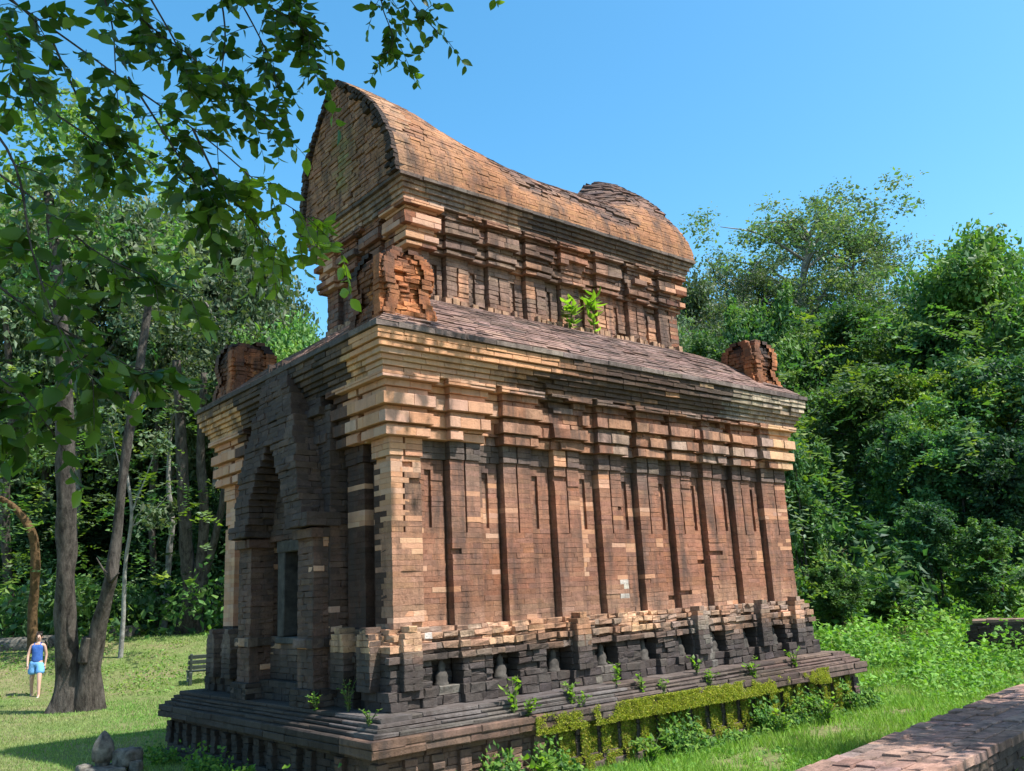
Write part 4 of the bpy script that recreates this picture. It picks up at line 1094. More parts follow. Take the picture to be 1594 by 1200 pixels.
def crown_proto(name, kind, seed):
    """unit tree ten metres tall standing at the origin: returns (trunk mesh, crown mesh)"""
    rg = np.random.default_rng(seed); r_ = random.Random(seed); tubes = []; cen = []; rad = []
    H = 10.0
    if kind in ('dense', 'dark', 'pale', 'airy', 'yellow'):
        tb = {'dense': 0.30, 'dark': 0.28, 'pale': 0.38, 'airy': 0.40, 'yellow': 0.3}[kind]
        pts = [(0, 0, -0.3, 0.26), (0.1 * r_.uniform(-1, 1), 0.1, 1.5, 0.20)]
        x = y = 0
        for i in range(5):
            x += r_.uniform(-0.3, 0.3); y += r_.uniform(-0.3, 0.3); pts.append((x, y, 3.0 + i * 1.3, 0.17 - i * 0.026))
        sp = smooth_path(pts, 4); tubes.append(([p[:3] for p in sp], [p[3] for p in sp], 9, 0.25))
        nb = {'dense': 26, 'dark': 28, 'pale': 30, 'airy': 26, 'yellow': 24}[kind]
        for b in range(nb):
            t = tb + (1 - tb) * (b + r_.random()) / nb; hz = H * t * 0.93
            k = min(len(sp) - 1, int((hz / 8.3) * (len(sp) - 1))); st = sp[k]
            az = b * 2.4 + r_.uniform(-0.5, 0.5); env = math.sin(math.pi * clamp((t - tb) / (1 - tb) * 0.86 + 0.12)) ** 0.7
            R = 3.1 * env * r_.uniform(0.65, 1.12)
            end = np.array((st[0] + R * math.cos(az), st[1] + R * math.sin(az), max(st[2], hz * 0.92) + R * 0.28 + r_.uniform(-0.2, 0.7)))
            mid = (np.array(st[:3]) + end) / 2 + np.array((0, 0, 0.25 + r_.uniform(-0.2, 0.3)))
            q = smooth_path([(*st[:3], 0.065), (*mid, 0.04), (*end, 0.012)], 4)
            tubes.append(([p[:3] for p in q], [p[3] for p in q], 5, 0.1))
            for j in range({'dense': 6, 'dark': 6, 'pale': 7, 'airy': 6, 'yellow': 5}[kind]):
                f = r_.uniform(0.45, 1.1); c = np.array(st[:3]) * (1 - f) + end * f + rg.normal(size=3) * np.array((0.45, 0.45, 0.35))
                cen.append(c); rad.append(r_.uniform(0.38, 0.78) if kind != 'airy' else r_.uniform(0.28, 0.5))
        n_each = {'dense': 150, 'dark': 150, 'pale': 120, 'airy': 150, 'yellow': 160}[kind]
        leaf = {'dense': 0.19, 'dark': 0.20, 'pale': 0.16, 'airy': 0.095, 'yellow': 0.19}[kind]
        cols = {'dense': G_MID, 'dark': G_DARK + G_MID[:1], 'pale': G_PALE, 'airy': [(0.09, 0.15, 0.085), (0.11, 0.165, 0.08), (0.08, 0.13, 0.075)], 'yellow': G_YEL + G_MID}[kind]  # airy crowns paler: distance haze put into the leaf colour
        lv = cloud(np.array(cen), np.array(rad), n_each, leaf, cols, rg, shell=0.35, flat=0.7)
    else:   # mound: creeper-draped lump from the ground up
        for i in range(13):      # uneven lobes, each a loose bush of clusters
            t = r_.random() ** 0.75; az = r_.uniform(0, 2 * math.pi); R = r_.uniform(0.3, 2.3) * (1 - 0.6 * t); lc = np.array((R * math.cos(az), R * math.sin(az), 0.5 + t * 8.2)); lr = r_.uniform(0.5, 1.35)
            for j in range(int(6 + 7 * lr)): cen.append(lc + rg.normal(size=3) * lr * np.array((0.62, 0.62, 0.55))); rad.append(r_.uniform(0.22, 0.6))
        for i in range(14):      # trailing vines and sprigs that stand out of the mass
            az = r_.uniform(0, 6.28); R = r_.uniform(1.2, 2.6); z0 = r_.uniform(2.0, 9.6); dx = r_.uniform(-0.25, 0.45); dn = r_.uniform(-0.35, 0.1)
            for j in range(7): cen.append(np.array(((R + dx * j * 0.4) * math.cos(az), (R + dx * j * 0.4) * math.sin(az), z0 + dn * j))); rad.append(r_.uniform(0.12, 0.28))
        for i in range(4):
            az = r_.uniform(0, 6.3); q = smooth_path([(0.3 * math.cos(az), 0.3 * math.sin(az), -0.3, 0.12), (0.7 * math.cos(az), 0.7 * math.sin(az), 4, 0.08), (1.2 * math.cos(az), 1.2 * math.sin(az), 8.5, 0.02)], 4)
            tubes.append(([p[:3] for p in q], [p[3] for p in q], 6, 0.1))
        cols = {'mound': G_MID + [G_DARK[3]], 'moundd': G_DARK + [G_MID[2]], 'moundy': G_YEL[:1] + G_MID}[kind]
        lv = cloud(np.array(cen), np.array(rad), 110, 0.22, cols, rg, flat=0.85)
    return tubes_mesh(name + '_trunk', tubes), make_mesh_leaves(name + '_crown', [lv])
PRO = {}
for i, (nm, kd) in enumerate([('dense1', 'dense'), ('dense2', 'dense'), ('dark1', 'dark'), ('dark2', 'dark'), ('pale1', 'pale'), ('pale2', 'pale'), ('airy1', 'airy'), ('airy2', 'airy'), ('yellow1', 'yellow'), ('mound1', 'mound'), ('mound2', 'mound'), ('moundd1', 'moundd'), ('moundd2', 'moundd'), ('moundy1', 'moundy')]):
    PRO[nm] = crown_proto(nm, kd, 100 + i)
    PRO[nm][0].materials.append(M_BARKP if kd in ('pale', 'airy') else M_BARK); PRO[nm][1].materials.append(M_LEAF)
def put_tree(pro, px, d, top, wpx, label, group, name='jungle_tree', rot=None, cat='tree'):
    """px: image column of the tree's middle, d: distance along the view, top: image row of its top, wpx: crown width in pixels"""
    v = ray(px, 900); s_ = 1
    # ground point under that column at that distance
    py = 900.0
    for _ in range(12):
        P = atd(px, py, d); gz = ground(P[0], P[1]); py += (P[2] - gz) / d * FPX
    gz = ground(P[0], P[1]); T = atd(px, top, d)
    hgt = T[2] - gz; wd = wpx / FPX * d
    o = empty(name, (P[0], P[1], gz)); o.rotation_euler = (0, 0, rot if rot is not None else random.uniform(0, 6.28)); sxy = wd / 6.6
    o.scale = (sxy, sxy, hgt / 10.0)
    tr, cr = PRO[pro]
    for nm, me in (('trunk', tr), ('crown', cr)):
        c = bpy.data.objects.new(nm, me); COL.objects.link(c); c.parent = o
    setp(o, label, cat, group); return o
GJ = 'jungle trees on the hillside right of the temple'; GL = 'trees in the wood left of the temple'; GS = 'shrubs and climbers at the foot of the jungle'
for a in [
    ('airy1', 1265, 46, 262, 350, 'tall airy tree with feathery open crown rising highest on the right skyline', GJ),
    ('airy2', 1185, 44, 372, 190, 'small feathery tree left of the tallest airy tree', GJ),
    ('airy2', 1375, 48, 308, 250, 'thin open-crowned tree just right of the tallest airy tree', GJ),
    ('pale1', 1100, 40, 392, 170, 'pale leafy tree directly behind the right end of the vault roof', GJ),
    ('mound1', 1228, 34, 415, 150, 'tree draped in bright creeper below the tallest airy tree', GJ),
    ('dense1', 1345, 36, 440, 200, 'rounded green tree in front of the airy crowns', GJ),
    ('dark1', 1455, 40, 462, 190, 'dark tree filling the dip of the right skyline', GJ),
    ('dense2', 1605, 33, 296, 260, 'big olive tree leaning in at the upper right edge', GJ),
    ('dark2', 1525, 37, 395, 170, 'dark broad tree left of the big olive tree', GJ),
    ('dense1', 1140, 34, 500, 170, 'small tree between right corner turret and vault end', GJ),
    ('dense2', 1400, 31, 545, 210, 'mid-height green tree above the dark jungle hollow', GJ),
    ('yellow1', 1500, 30, 540, 230, 'yellow-green tree below the olive tree', GJ),
    ('dark2', 1600, 29, 520, 230, 'dark green tree at the right edge under the olive tree', GJ),
    ('pale2', 1060, 37, 470, 120, 'pale tree half hidden behind the vault end', GJ),
    ('moundd2', 1590, 25, 660, 190, 'dark creeper curtain at the right edge above the ruin wall', GS),
    ('moundd1', 1500, 26, 640, 210, 'large dark creeper mass in the middle of the jungle edge', GS),
    ('mound2', 1430, 27, 615, 150, 'bright creeper column standing right of the dark hollow', GS),
    ('mound1', 1262, 23.5, 640, 120, 'green creeper column close behind the temple end', GS),
    ('mound2', 1306, 21.5, 875, 110, 'green shrub beside the base of the temple end', GS),
    ('moundy1', 1395, 22.0, 905, 120, 'yellow-green shrub in the middle of the jungle foot', GS),
    ('mound1', 1555, 22.0, 800, 130, 'green shrub rising behind the ruin wall', GS),
    ('moundd1', 1462, 23.0, 765, 120, 'dark shrub left of the ruin wall', GS)]:
    put_tree(*a, name='jungle_tree' if a[6] == GJ else 'creeper_shrub', cat='tree' if a[6] == GJ else 'shrub')
for a in [
    ('pale1', 95, 30, 205, 330, 'tall pale-leaved tree behind the twin trunk', GL),
    ('pale2', 255, 33, 225, 300, 'tall pale-leaved tree with yellowish top right of the twin trunk', GL),
    ('pale1', 370, 34, 400, 260, 'silvery leafy tree above the left corner turret', GL),
    ('pale1', 335, 31, 255, 270, 'tall pale tree rising behind the hanging branches near the gable', GL),
    ('dense2', 450, 27, 438, 190, 'bright green round tree between left turret and upper storey', GL),
    ('pale2', -20, 31, 240, 300, 'pale tree cut by the left edge of the picture', GL),
    ('dark1', 60, 36, 520, 300, 'dark tree deep in the wood at the left edge', GL),
    ('dark2', 200, 38, 500, 300, 'dark tree deep in the wood between the trunks', GL),
    ('dark1', 320, 36, 560, 260, 'dark tree in the wood left of the porch', GL),
    ('dense1', 130, 42, 480, 320, 'green tree far back in the left wood', GL),
    ('dense2', 280, 44, 470, 320, 'green tree far back behind the split trunk', GL),
    ('moundd1', 30, 31, 760, 200, 'dark undergrowth thicket at the left edge', GL),
    ('moundd2', 160, 33, 730, 220, 'dark undergrowth thicket behind the twin trunk', GL),
    ('moundd1', 270, 32, 740, 200, 'dark undergrowth thicket beside the split trunk', GL),
    ('moundd2', 340, 31, 720, 160, 'dark undergrowth thicket close to the porch', GL)]:
    put_tree(*a, name='woodland_tree' if 'thicket' not in a[5] else 'thicket', cat='tree' if 'thicket' not in a[5] else 'shrub')

# trunks drawn by hand: each its own tree with trunk and crown
def trunk_tree(name, label, paths, mat, crown=None, group=None, twigs=()):
    """paths: lists of (px,py,dist,radius)"""
    base = paths[0][0]; B = atd(base[0], base[1], base[2]); gz = ground(B[0], B[1])
    o = empty(name, (B[0], B[1], gz)); tubes = []
    for p in paths:
        q = []
        for i, (px, py, d, r) in enumerate(p):
            P = atd(px, py, d); q.append((*P, r))
        if p is paths[0]:
            q[0] = (q[0][0], q[0][1], gz - 0.15, q[0][3])
        sp = smooth_path(q, 6); tubes.append(([s[:3] for s in sp], [s[3] for s in sp], 18 if p[0][3] > 0.1 else 7, 0.28 if p[0][3] > 0.1 else 0.1))
    me = tubes_mesh('trunk', tubes); link('trunk', me, mat, o)
    if crown is not None:
        cs, rs, n, lf, cols = crown
        C3 = np.array([atd(*c) for c in cs]); rg = np.random.default_rng(len(label))
        cen = []; rad = []
        for c, r in zip(C3, rs):
            for _ in range(9): cen.append(c + rg.normal(size=3) * r * 0.6); rad.append(r * rg.uniform(0.25, 0.5))
        link('crown', make_mesh_leaves('crown', [cloud(np.array(cen), np.array(rad), n, lf, cols, rg, shell=0.3)]), M_LEAF, o)
    setp(o, label, 'tree', group); return o
D1 = 17.9
trunk_tree('twin_trunk_tree', 'large twin-trunk tree with dark flecked bark on the left lawn',
    [[(108, 1112, D1, 0.546), (108, 1060, D1, 0.273), (103, 1000, D1, 0.219), (102, 900, D1, 0.193), (103, 800, D1, 0.186), (101, 680, D1, 0.171), (98, 560, D1, 0.151), (88, 420, D1, 0.114), (75, 300, D1 + .5, 0.090)],
     [(131, 1124, D1, 0.42), (140, 1045, D1, 0.227), (152, 985, D1, 0.151), (166, 925, D1, 0.125), (172, 900, D1, 0.121), (183, 830, D1 + .2, 0.102), (192, 740, D1 + .3, 0.091), (205, 650, D1 + .5, 0.095), (222, 540, D1 + .7, 0.090), (238, 420, D1 + 1, 0.060)],
     [(132, 1030, D1 - .1, 0.128), (134, 1005, D1 - .1, 0.106), (135, 992, D1 - .1, 0.091)],
     [(172, 905, D1 - .1, 0.050), (160, 885, D1 - .2, 0.020), (150, 868, D1 - .2, 0.008)], [(172, 905, D1 - .1, 0.045), (170, 880, D1 - .2, 0.018), (176, 862, D1 - .2, 0.008)], [(174, 905, D1 - .1, 0.040), (185, 892, D1 - .3, 0.012)]],
    M_BARK, ([(60, 250, 18.5), (110, 200, 18), (20, 330, 19), (150, 330, 18), (230, 330, 19), (250, 430, 19), (80, 420, 18), (180, 250, 19)], [1.1, 1.0, 1.1, 0.9, 1.0, 0.8, 0.8, 1.0], 60, 0.14, G_PALE + G_MID), GL)
trunk_tree('split_trunk_tree', 'grey tree splitting into three stems right of the twin trunk',
    [[(295, 1003, 28, 0.55), (296, 960, 28, 0.40), (300, 930, 28, 0.34), (292, 880, 28, 0.22), (287, 800, 28, 0.20), (282, 690, 28, 0.17), (275, 560, 28, 0.12)], [(303, 950, 28, 0.3), (312, 880, 28, 0.17), (318, 800, 28, 0.15), (312, 700, 28, 0.13), (318, 580, 28, 0.1)], [(306, 930, 28.1, 0.22), (328, 860, 28.1, 0.13), (345, 790, 28.2, 0.11), (362, 680, 28.3, 0.09)]],
    M_BARK, ([(270, 520, 28), (330, 540, 28), (300, 470, 29), (370, 620, 28)], [1.2, 1.2, 1.3, 0.9], 70, 0.16, G_PALE), GL)
trunk_tree('curved_trunk_tree', 'ochre tree with a strongly curved trunk at the left edge',
    [[(56, 1012, 25, 0.20), (50, 980, 25, 0.14), (53, 920, 25, 0.125), (55, 860, 25, 0.12), (45, 820, 25, 0.11), (22, 790, 25, 0.09), (-10, 770, 25, 0.07)]], M_BARKB, ([(-20, 720, 25), (10, 700, 25)], [1.0, 0.9], 60, 0.15, G_MID), GL)
trunk_tree('slender_white_tree', 'slender tree with white bark standing left of the split trunk',
    [[(258, 925, 30, 0.12), (262, 880, 30, 0.10), (264, 850, 30, 0.10), (268, 815, 30, 0.09), (262, 740, 30, 0.07), (268, 640, 30, 0.05)]], M_BARKP, ([(262, 800, 29.5), (250, 790, 29.5), (268, 640, 30)], [0.35, 0.35, 0.9], 40, 0.14, G_PALE), GL)
trunk_tree('slender_leaning_tree', 'thin bare leaning stem with wispy branches behind the twin trunk',
    [[(188, 1008, 24, 0.07), (192, 960, 24, 0.06), (195, 880, 24, 0.05), (205, 800, 24, 0.045), (196, 720, 24, 0.035), (200, 640, 24, 0.02)], [(204, 800, 24, 0.03), (228, 740, 24, 0.018), (245, 690, 24, 0.008)], [(196, 760, 24, 0.02), (180, 700, 24, 0.012), (170, 650, 24, 0.006)], [(205, 820, 24, 0.02), (235, 800, 24, 0.012), (262, 770, 24, 0.006)], [(198, 850, 24, 0.018), (215, 800, 24, 0.012), (240, 830, 24, 0.005)]], M_BARKP, ([(240, 800, 24), (170, 660, 24), (245, 690, 24)], [0.4, 0.4, 0.4], 26, 0.12, G_PALE), GL)
for i, (x0, d0, r0, mt, lb) in enumerate([(12, 30, 0.16, M_BARK, 'dark straight trunk at the far left edge of the wood'), (72, 33, 0.18, M_BARK, 'dark trunk left of the twin trunk deep in the wood'), (225, 36, 0.2, M_BARK, 'dark trunk deep in the wood right of the leaning stem'), (330, 35, 0.15, M_BARKP, 'pale trunk close beside the porch in the wood'), (240, 31, 0.13, M_BARK, 'thin dark trunk left of the white-barked tree')]):
    trunk_tree('straight_woodland_tree', lb, [[(x0, 985, d0, r0 * 1.4), (x0 + 3, 940, d0, r0), (x0 - 4, 800, d0, r0 * 0.9), (x0 + 6, 650, d0, r0 * 0.75), (x0 - 5, 480, d0, r0 * 0.5)]], mt, ([(x0 - 5, 500, d0), (x0 + 20, 560, d0)], [1.2, 1.0], 50, 0.18, G_DARK + G_PALE), GL)
# far wood that closes the view, and undergrowth: masses nobody could count
rg = np.random.default_rng(77)
cen = []; rad = []
for i in range(900):
    a = math.radians(rg.uniform(-36, 38)); d = rg.uniform(44, 62); s = d * math.tan(a); x, y = xy(d, s); gz = ground(x, y)
    hmax = 9.5 if a < 0 else 7.0 
    cen.append((x, y, gz + rg.uniform(0.0, hmax))); rad.append(rg.uniform(0.9, 1.7))
o = link('far_wood', make_mesh_leaves('far_wood', [cloud(np.array(cen), np.array(rad), 95, 0.42, G_DARK + G_MID, rg, shell=0.3)]), M_LEAF); setp(o, 'dense far-off wood closing the view behind the trees', 'woodland', kind='stuff')
cen = []; rad = []
for i in range(620):
    lft = i < 260
    a = math.radians(rg.uniform(-33, -10) if lft else rg.uniform(3, 34)); d = rg.uniform(27, 44) if lft else rg.uniform(22.5, 42); s = d * math.tan(a); x, y = xy(d, s)
    cen.append((x, y, ground(x, y) + rg.uniform(0, 1.6 if d > 26 else 0.9))); rad.append(rg.uniform(0.4, 1.0))
o = link('undergrowth', make_mesh_leaves('undergrowth', [cloud(np.array(cen), np.array(rad), 120, 0.20, G_DARK + G_MID, rg, shell=0.3)]), M_LEAF); setp(o, 'tangled green undergrowth on the forest floor', 'undergrowth', kind='stuff')

# ------------------------------------------------------------------ the near tree whose branches hang into the upper left
near = empty('overhanging_tree', (-7.6, -4.2, 0.0)); setp(near, 'near tree with drooping leafy branches hanging into the upper left', 'tree')
rg = np.random.default_rng(5); r_ = random.Random(5)
tub = []
sp = smooth_path([(-7.6, -4.2, -0.2, 0.34), (-7.5, -4.2, 1.8, 0.27), (-7.2, -4.4, 4.0, 0.24), (-6.4, -4.9, 6.2, 0.19), (-5.2, -5.4, 7.6, 0.13), (-3.6, -6.2, 8.6, 0.08)], 6)
tub.append(([p[:3] for p in sp], [p[3] for p in sp], 16, 0.15))
sprays = [ # (path px,py,dist), leaf length, number of leaves, tint
    ([(-120, -90, 4.6), (60, 30, 4.4), (200, 130, 4.3), (320, 215, 4.2), (420, 300, 4.2), (485, 345, 4.2), (535, 395, 4.2)], 0.082, 150),
    ([(-140, 60, 3.6), (10, 230, 3.4), (50, 390, 3.3), (95, 520, 3.2), (150, 600, 3.2)], 0.100, 95),
    ([(60, -130, 4.8), (210, 20, 4.7), (300, 90, 4.6), (370, 150, 4.6), (425, 205, 4.6)], 0.085, 120),
    ([(260, -130, 5.0), (380, -20, 5.0), (450, 30, 4.9), (485, 60, 4.9), (490, 120, 4.9)], 0.085, 120),
    ([(470, -150, 5.4), (575, -40, 5.4), (598, 20, 5.3), (612, 60, 5.3), (602, 85, 5.3)], 0.075, 80),
    ([(520, -150, 5.4), (610, -40, 5.4), (650, 15, 5.3), (685, 55, 5.3)], 0.075, 75),
    ([(620, -140, 5.6), (700, -60, 5.6), (735, -30, 5.5), (758, -20, 5.5)], 0.075, 26),
    ([(-140, 180, 4.0), (40, 300, 3.9), (140, 385, 3.8), (225, 430, 3.8), (295, 460, 3.8)], 0.092, 120),
    ([(-140, 330, 3.6), (30, 470, 3.5), (130, 530, 3.5), (185, 560, 3.5), (225, 585, 3.5)], 0.095, 75),
    ([(-140, 420, 3.3), (-30, 560, 3.2), (40, 620, 3.2), (75, 665, 3.2)], 0.105, 60),
    ([(-100, -60, 3.9), (0, 40, 3.8), (30, 90, 3.8), (50, 140, 3.8)], 0.098, 70),
    ([(80, 60, 4.4), (130, 170, 4.3), (170, 230, 4.2), (190, 330, 4.2)], 0.09, 75),
    ([(200, 120, 4.3), (270, 230, 4.2), (310, 300, 4.2), (330, 370, 4.2)], 0.088, 110),
    ([(300, 200, 4.2), (345, 290, 4.2), (400, 350, 4.2), (440, 400, 4.2)], 0.08, 90),
    ([(120, -100, 4.8), (170, 20, 4.7), (180, 110, 4.6), (185, 190, 4.5)], 0.085, 60),
    ([(-60, -80, 4.4), (20, 0, 4.3), (60, 40, 4.3), (85, 90, 4.3)], 0.09, 60),
    ([(140, -100, 4.8), (210, 10, 4.7), (255, 70, 4.7)], 0.085, 70), ([(320, -90, 5.0), (395, 40, 4.9), (425, 110, 4.9), (432, 170, 4.9)], 0.082, 95), ([(390, -90, 5.0), (455, 0, 4.9), (475, 60, 4.9)], 0.082, 75),
    ([(200, -60, 4.7), (270, 60, 4.6), (300, 130, 4.6), (330, 190, 4.6)], 0.085, 80), ([(60, 160, 4.3), (120, 200, 4.2), (150, 220, 4.2), (175, 235, 4.2)], 0.09, 60),
    ([(330, -80, 5.0), (350, 40, 4.9), (345, 120, 4.8), (352, 170, 4.8)], 0.085, 60),
]
LP = []; LA = []; LB = []; LL = []; LC = []
def leaf_at(p, a, b, ln, c): LP.append(p); LA.append(a); LB.append(b); LL.append(ln); LC.append(c)
for path, lf, nl in sprays:
    q = [(*atd(x, y, d), 0.02 - 0.0165 * i / (len(path) - 1)) for i, (x, y, d) in enumerate(path)]
    spp = smooth_path(q, 6); tub.append(([p[:3] for p in spp], [max(0.0018, p[3] * 0.32) for p in spp], 6, 0.1))
    # side twigs with alternate leaves
    ntw = max(4, int(nl / 6.4)); n0 = len(spp)
    for k in range(ntw):
        f = 0.25 + 0.75 * (k + r_.random()) / ntw; i = min(n0 - 1, int(f * (n0 - 1))); p0 = np.array(spp[i][:3])
        dirv = np.array(spp[min(i + 1, n0 - 1)][:3]) - np.array(spp[max(i - 1, 0)][:3]); dirv /= np.linalg.norm(dirv) + 1e-9
        tw = dirv * 0.5 + rg.normal(size=3) * 0.70 + np.array((0, 0, -0.18)); tw /= np.linalg.norm(tw); tl = r_.uniform(0.12, 0.30)
        p1 = p0 + tw * tl * 0.5 + np.array((0, 0, 0.01)); p2 = p0 + tw * tl + np.array((0, 0, -0.04))
        sq = smooth_path([(*p0, 0.0022), (*p1, 0.0018), (*p2, 0.0012)], 3); tub.append(([p[:3] for p in sq], [p[3] for p in sq], 4, 0.0))
        for j in range(9):
            u = (j + 1) / 9; pp = p0 * (1 - u) ** 2 + 2 * p1 * u * (1 - u) + p2 * u * u
            side = np.cross(tw, (0, 0, 1.0)); side /= np.linalg.norm(side) + 1e-9
            a = tw * 0.5 + side * (0.8 if j % 2 else -0.8) + np.array((0, 0, -0.38)) + rg.normal(size=3) * 0.35
            nrm = np.array((0, 0, 0.6)) + rg.normal(size=3) * 0.6
            b = np.cross(a, nrm)
            young_lit = (u > 0.75) * 0.5 * r_.random()
            dq = pp - CAMP; pxq = 797 + FPX * (dq @ RGT) / (dq @ FWD)
            if 370 < pxq < 560 and pp[2] < 4.2: young_lit = max(young_lit, r_.uniform(0.25, 0.9))       # leaves by the gable tinted brighter: sunlight put into their colour
            c = np.array(mix((0.026, 0.068, 0.016), (0.075, 0.14, 0.025), r_.random() ** 1.4)); c = c * (1 - young_lit) + np.array((0.19, 0.29, 0.035)) * young_lit
            leaf_at(pp, a, b, lf * r_.uniform(0.6, 1.15), c)
tm = tubes_mesh('branch', tub); link('branch', tm, M_BARK, near)
LP, LA, LB, LL, LC = map(np.array, (LP, LA, LB, LL, LC))
def ovate(P, A, B, ln, C, wr=0.30):
    """leaf with an ovate outline: 2 x 4 quads' worth of faces folded on the midrib"""
    n = len(P); A = unit(A); B = unit(B - A * (A * B).sum(1, keepdims=True)); Nn = np.cross(A, B); ln = ln[:, None]
    prof = [(0.0, 0.02), (0.18, 0.75), (0.42, 1.0), (0.70, 0.68), (0.90, 0.22), (1.0, 0.0)]
    cols = []
    mid = []; lft = []; rgt = []
    for t, w_ in prof:
        m = P + A * ln * (t + 0.0) - Nn * ln * 0.16 * t * t
        mid.append(m); lft.append(m + B * ln * wr * w_ + Nn * ln * 0.07 * w_); rgt.append(m - B * ln * wr * w_ + Nn * ln * 0.07 * w_)
    V = np.stack(mid + lft + rgt, 1); k = len(prof); F = []
    for i in range(k - 1): F += [(i, i + 1, k + i + 1, k + i), (i + 1, i, 2 * k + i, 2 * k + i + 1)]
    F = np.array(F); FF = (F[None] + (np.arange(n) * 3 * k)[:, None, None]).reshape(-1, 4)
    return V.reshape(-1, 3), FF, np.repeat(C, 3 * k, axis=0)
dv = LP - CAMP; wz = dv @ FWD; pxx = FPX * (dv @ RGT) / wz; pyy = FPX * (dv @ UPV) / wz
vis = (abs(pxx) < 790) & (abs(pyy) < 595); size = np.where(vis, LL / wz, 0)
order = np.argsort(-size); top = order[:300]; rest = order[300:]
v, f, c = ovate(LP[rest], LA[rest], LB[rest], LL[rest], LC[rest]); me = mesh_np('foliage', v, f, 4); me.polygons.foreach_set('use_smooth', [True] * len(f)); add_col(me, c)
o = link('foliage', me, M_NEAR, near); o['kind'] = 'stuff'
for i in top:
    v, f, c = ovate(LP[i:i + 1], LA[i:i + 1], LB[i:i + 1], LL[i:i + 1], LC[i:i + 1]); me = mesh_np('leaf', v, f, 4); me.polygons.foreach_set('use_smooth', [True] * len(f)); add_col(me, c); link('leaf', me, M_NEAR, near)
# the crown of that tree above the viewer, which keeps the hanging leaves in shade
cen = []; rad = []
for i in range(170):
    cen.append(np.array((-2.7, -6.3, 8.8)) + rg.normal(size=3) * np.array((1.45, 1.45, 0.8))); rad.append(rg.uniform(0.35, 0.6))
link('crown', make_mesh_leaves('crown', [cloud(np.array(cen), np.array(rad), 110, 0.15, G_DARK + G_MID, rg, shell=0.3)]), M_LEAF, near)

# a tree outside the picture on the sunny side: its shade dapples the foreground wall
def put_world(pro, x, y, h, wd, label):
    o = empty('shade_tree', (x, y, ground(x, y))); o.scale = (wd / 6.6, wd / 6.6, h / 10); o.rotation_euler = (0, 0, random.uniform(0, 6))
    for nm, me in zip(('trunk', 'crown'), PRO[pro]):
        c = bpy.data.objects.new(nm, me); COL.objects.link(c); c.parent = o
    setp(o, label, 'tree')
put_world('pale1', 6.3, -7.7, 7.4, 4.6, 'leafy tree beside the foreground wall that dapples its top')

# loose leafy sprays and vines that stand out of the jungle front
rg = np.random.default_rng(99); P = []; A = []; B = []; LN = []; CL = []
for i in range(1500):
    if i % 4 == 0: px, py, d = rg.uniform(-30, 330), rg.uniform(560, 930), rg.uniform(24, 31)
    else: px, py, d = rg.uniform(1090, 1630), rg.uniform(470, 960), rg.uniform(20.5, 32)
    if px > 1000 and py < 600 + (1594 - px) * 0.05 and d < 27: d += 6
    c0 = atd(px, py, d)
    if c0[2] < ground(c0[0], c0[1]) + 0.1: continue
    if py < 610 and rg.random() < 0.62: continue
    hollow = px > 1280 and 610 < py < 870
    if hollow and rg.random() < 0.72: continue
    dr = rg.normal(size=3); dr[2] = rg.uniform(-0.6, 0.7); dr -= np.array((FH[0], FH[1], 0)) * 0.4; dr /= np.linalg.norm(dr); ln = rg.uniform(0.5, 1.6); nl = int(ln * 16)
    col = np.array([G_MID, G_PALE, G_YEL + G_MID[:1], G_DARK][3 if hollow and rg.random() < 0.7 else rg.integers(0, 4)][rg.integers(0, 4)]) * rg.uniform(0.8, 1.3); lf = rg.uniform(0.10, 0.26)  # mostly dark leaves in the hollow: its shade put into the leaf colour
    for k in range(nl):
        t = k / nl; p = c0 + dr * ln * t + np.array((0, 0, -0.5 * ln * t * t)); sd = np.cross(dr, (0, 0, 1.0)) * (1 if k % 2 else -1)
        P.append(p); a = dr * 0.6 + sd + rg.normal(size=3) * 0.3 + np.array((0, 0, -0.2)); A.append(a); B.append(np.cross(a, (0, 0, 1.0)) + rg.normal(size=3) * 0.3); LN.append(lf * rg.uniform(0.6, 1.2)); CL.append(col * rg.uniform(0.8, 1.2))
P, A, B, LN, CL = map(np.array, (P, A, B, LN, CL))
o = link('climbing_vines', make_mesh_leaves('climbing_vines', [leaves_np(P, A, B, LN, LN * 0.3, CL, droop=0.15)]), M_LEAF); setp(o, 'loose sprays of climbing vine standing out of the jungle front', 'vines', kind='stuff')
# ================================================================== MOSS, WEEDS, SMALL THINGS
rg = np.random.default_rng(21)
def moss_patch(n, gen, cols, ln):
    P = []; Nn = []
    while len(P) < n:
        r = gen()
        if r is not None: P.append(r[0]); Nn.append(r[1])
    P = np.array(P); Nn = np.array(Nn); m = len(P)
    A = unit(Nn + rg.normal(size=(m, 3)) * 0.55 + np.array((0, 0, -0.25))); B = rg.normal(size=(m, 3))
    l_ = ln * rg.uniform(0.5, 1.4, m); c = np.array(cols)[rg.integers(0, len(cols), m)] * rg.uniform(0.6, 1.3, (m, 1))
    return leaves_np(P, A, B, l_, l_ * 0.32, c)
def mossmask(x, z): return N3(x, z, 12, 1.3) + 0.6 * N3(x, z * 2, 5, 4.0)
def g_cap():
    x = rg.uniform(1.3, 6.7); z = rg.uniform(0.46, 0.665)
    v = mossmask(x, z) + 0.55 * N3(x, z, 2, 9.0) + 0.30 * math.exp(-((x - 3.0) / 1.0) ** 2) - 0.25 * sstep(4.6, 6.5, x) - 0.35 * (1 - sstep(1.3, 2.2, x)) - 1.2 * (z - 0.56)
    if v < -0.25 + 0.75 * rg.random(): return None
    return ((x, -0.585 - 0.03 * clamp(v) * rg.random(), z), (0, -1, 0.15))
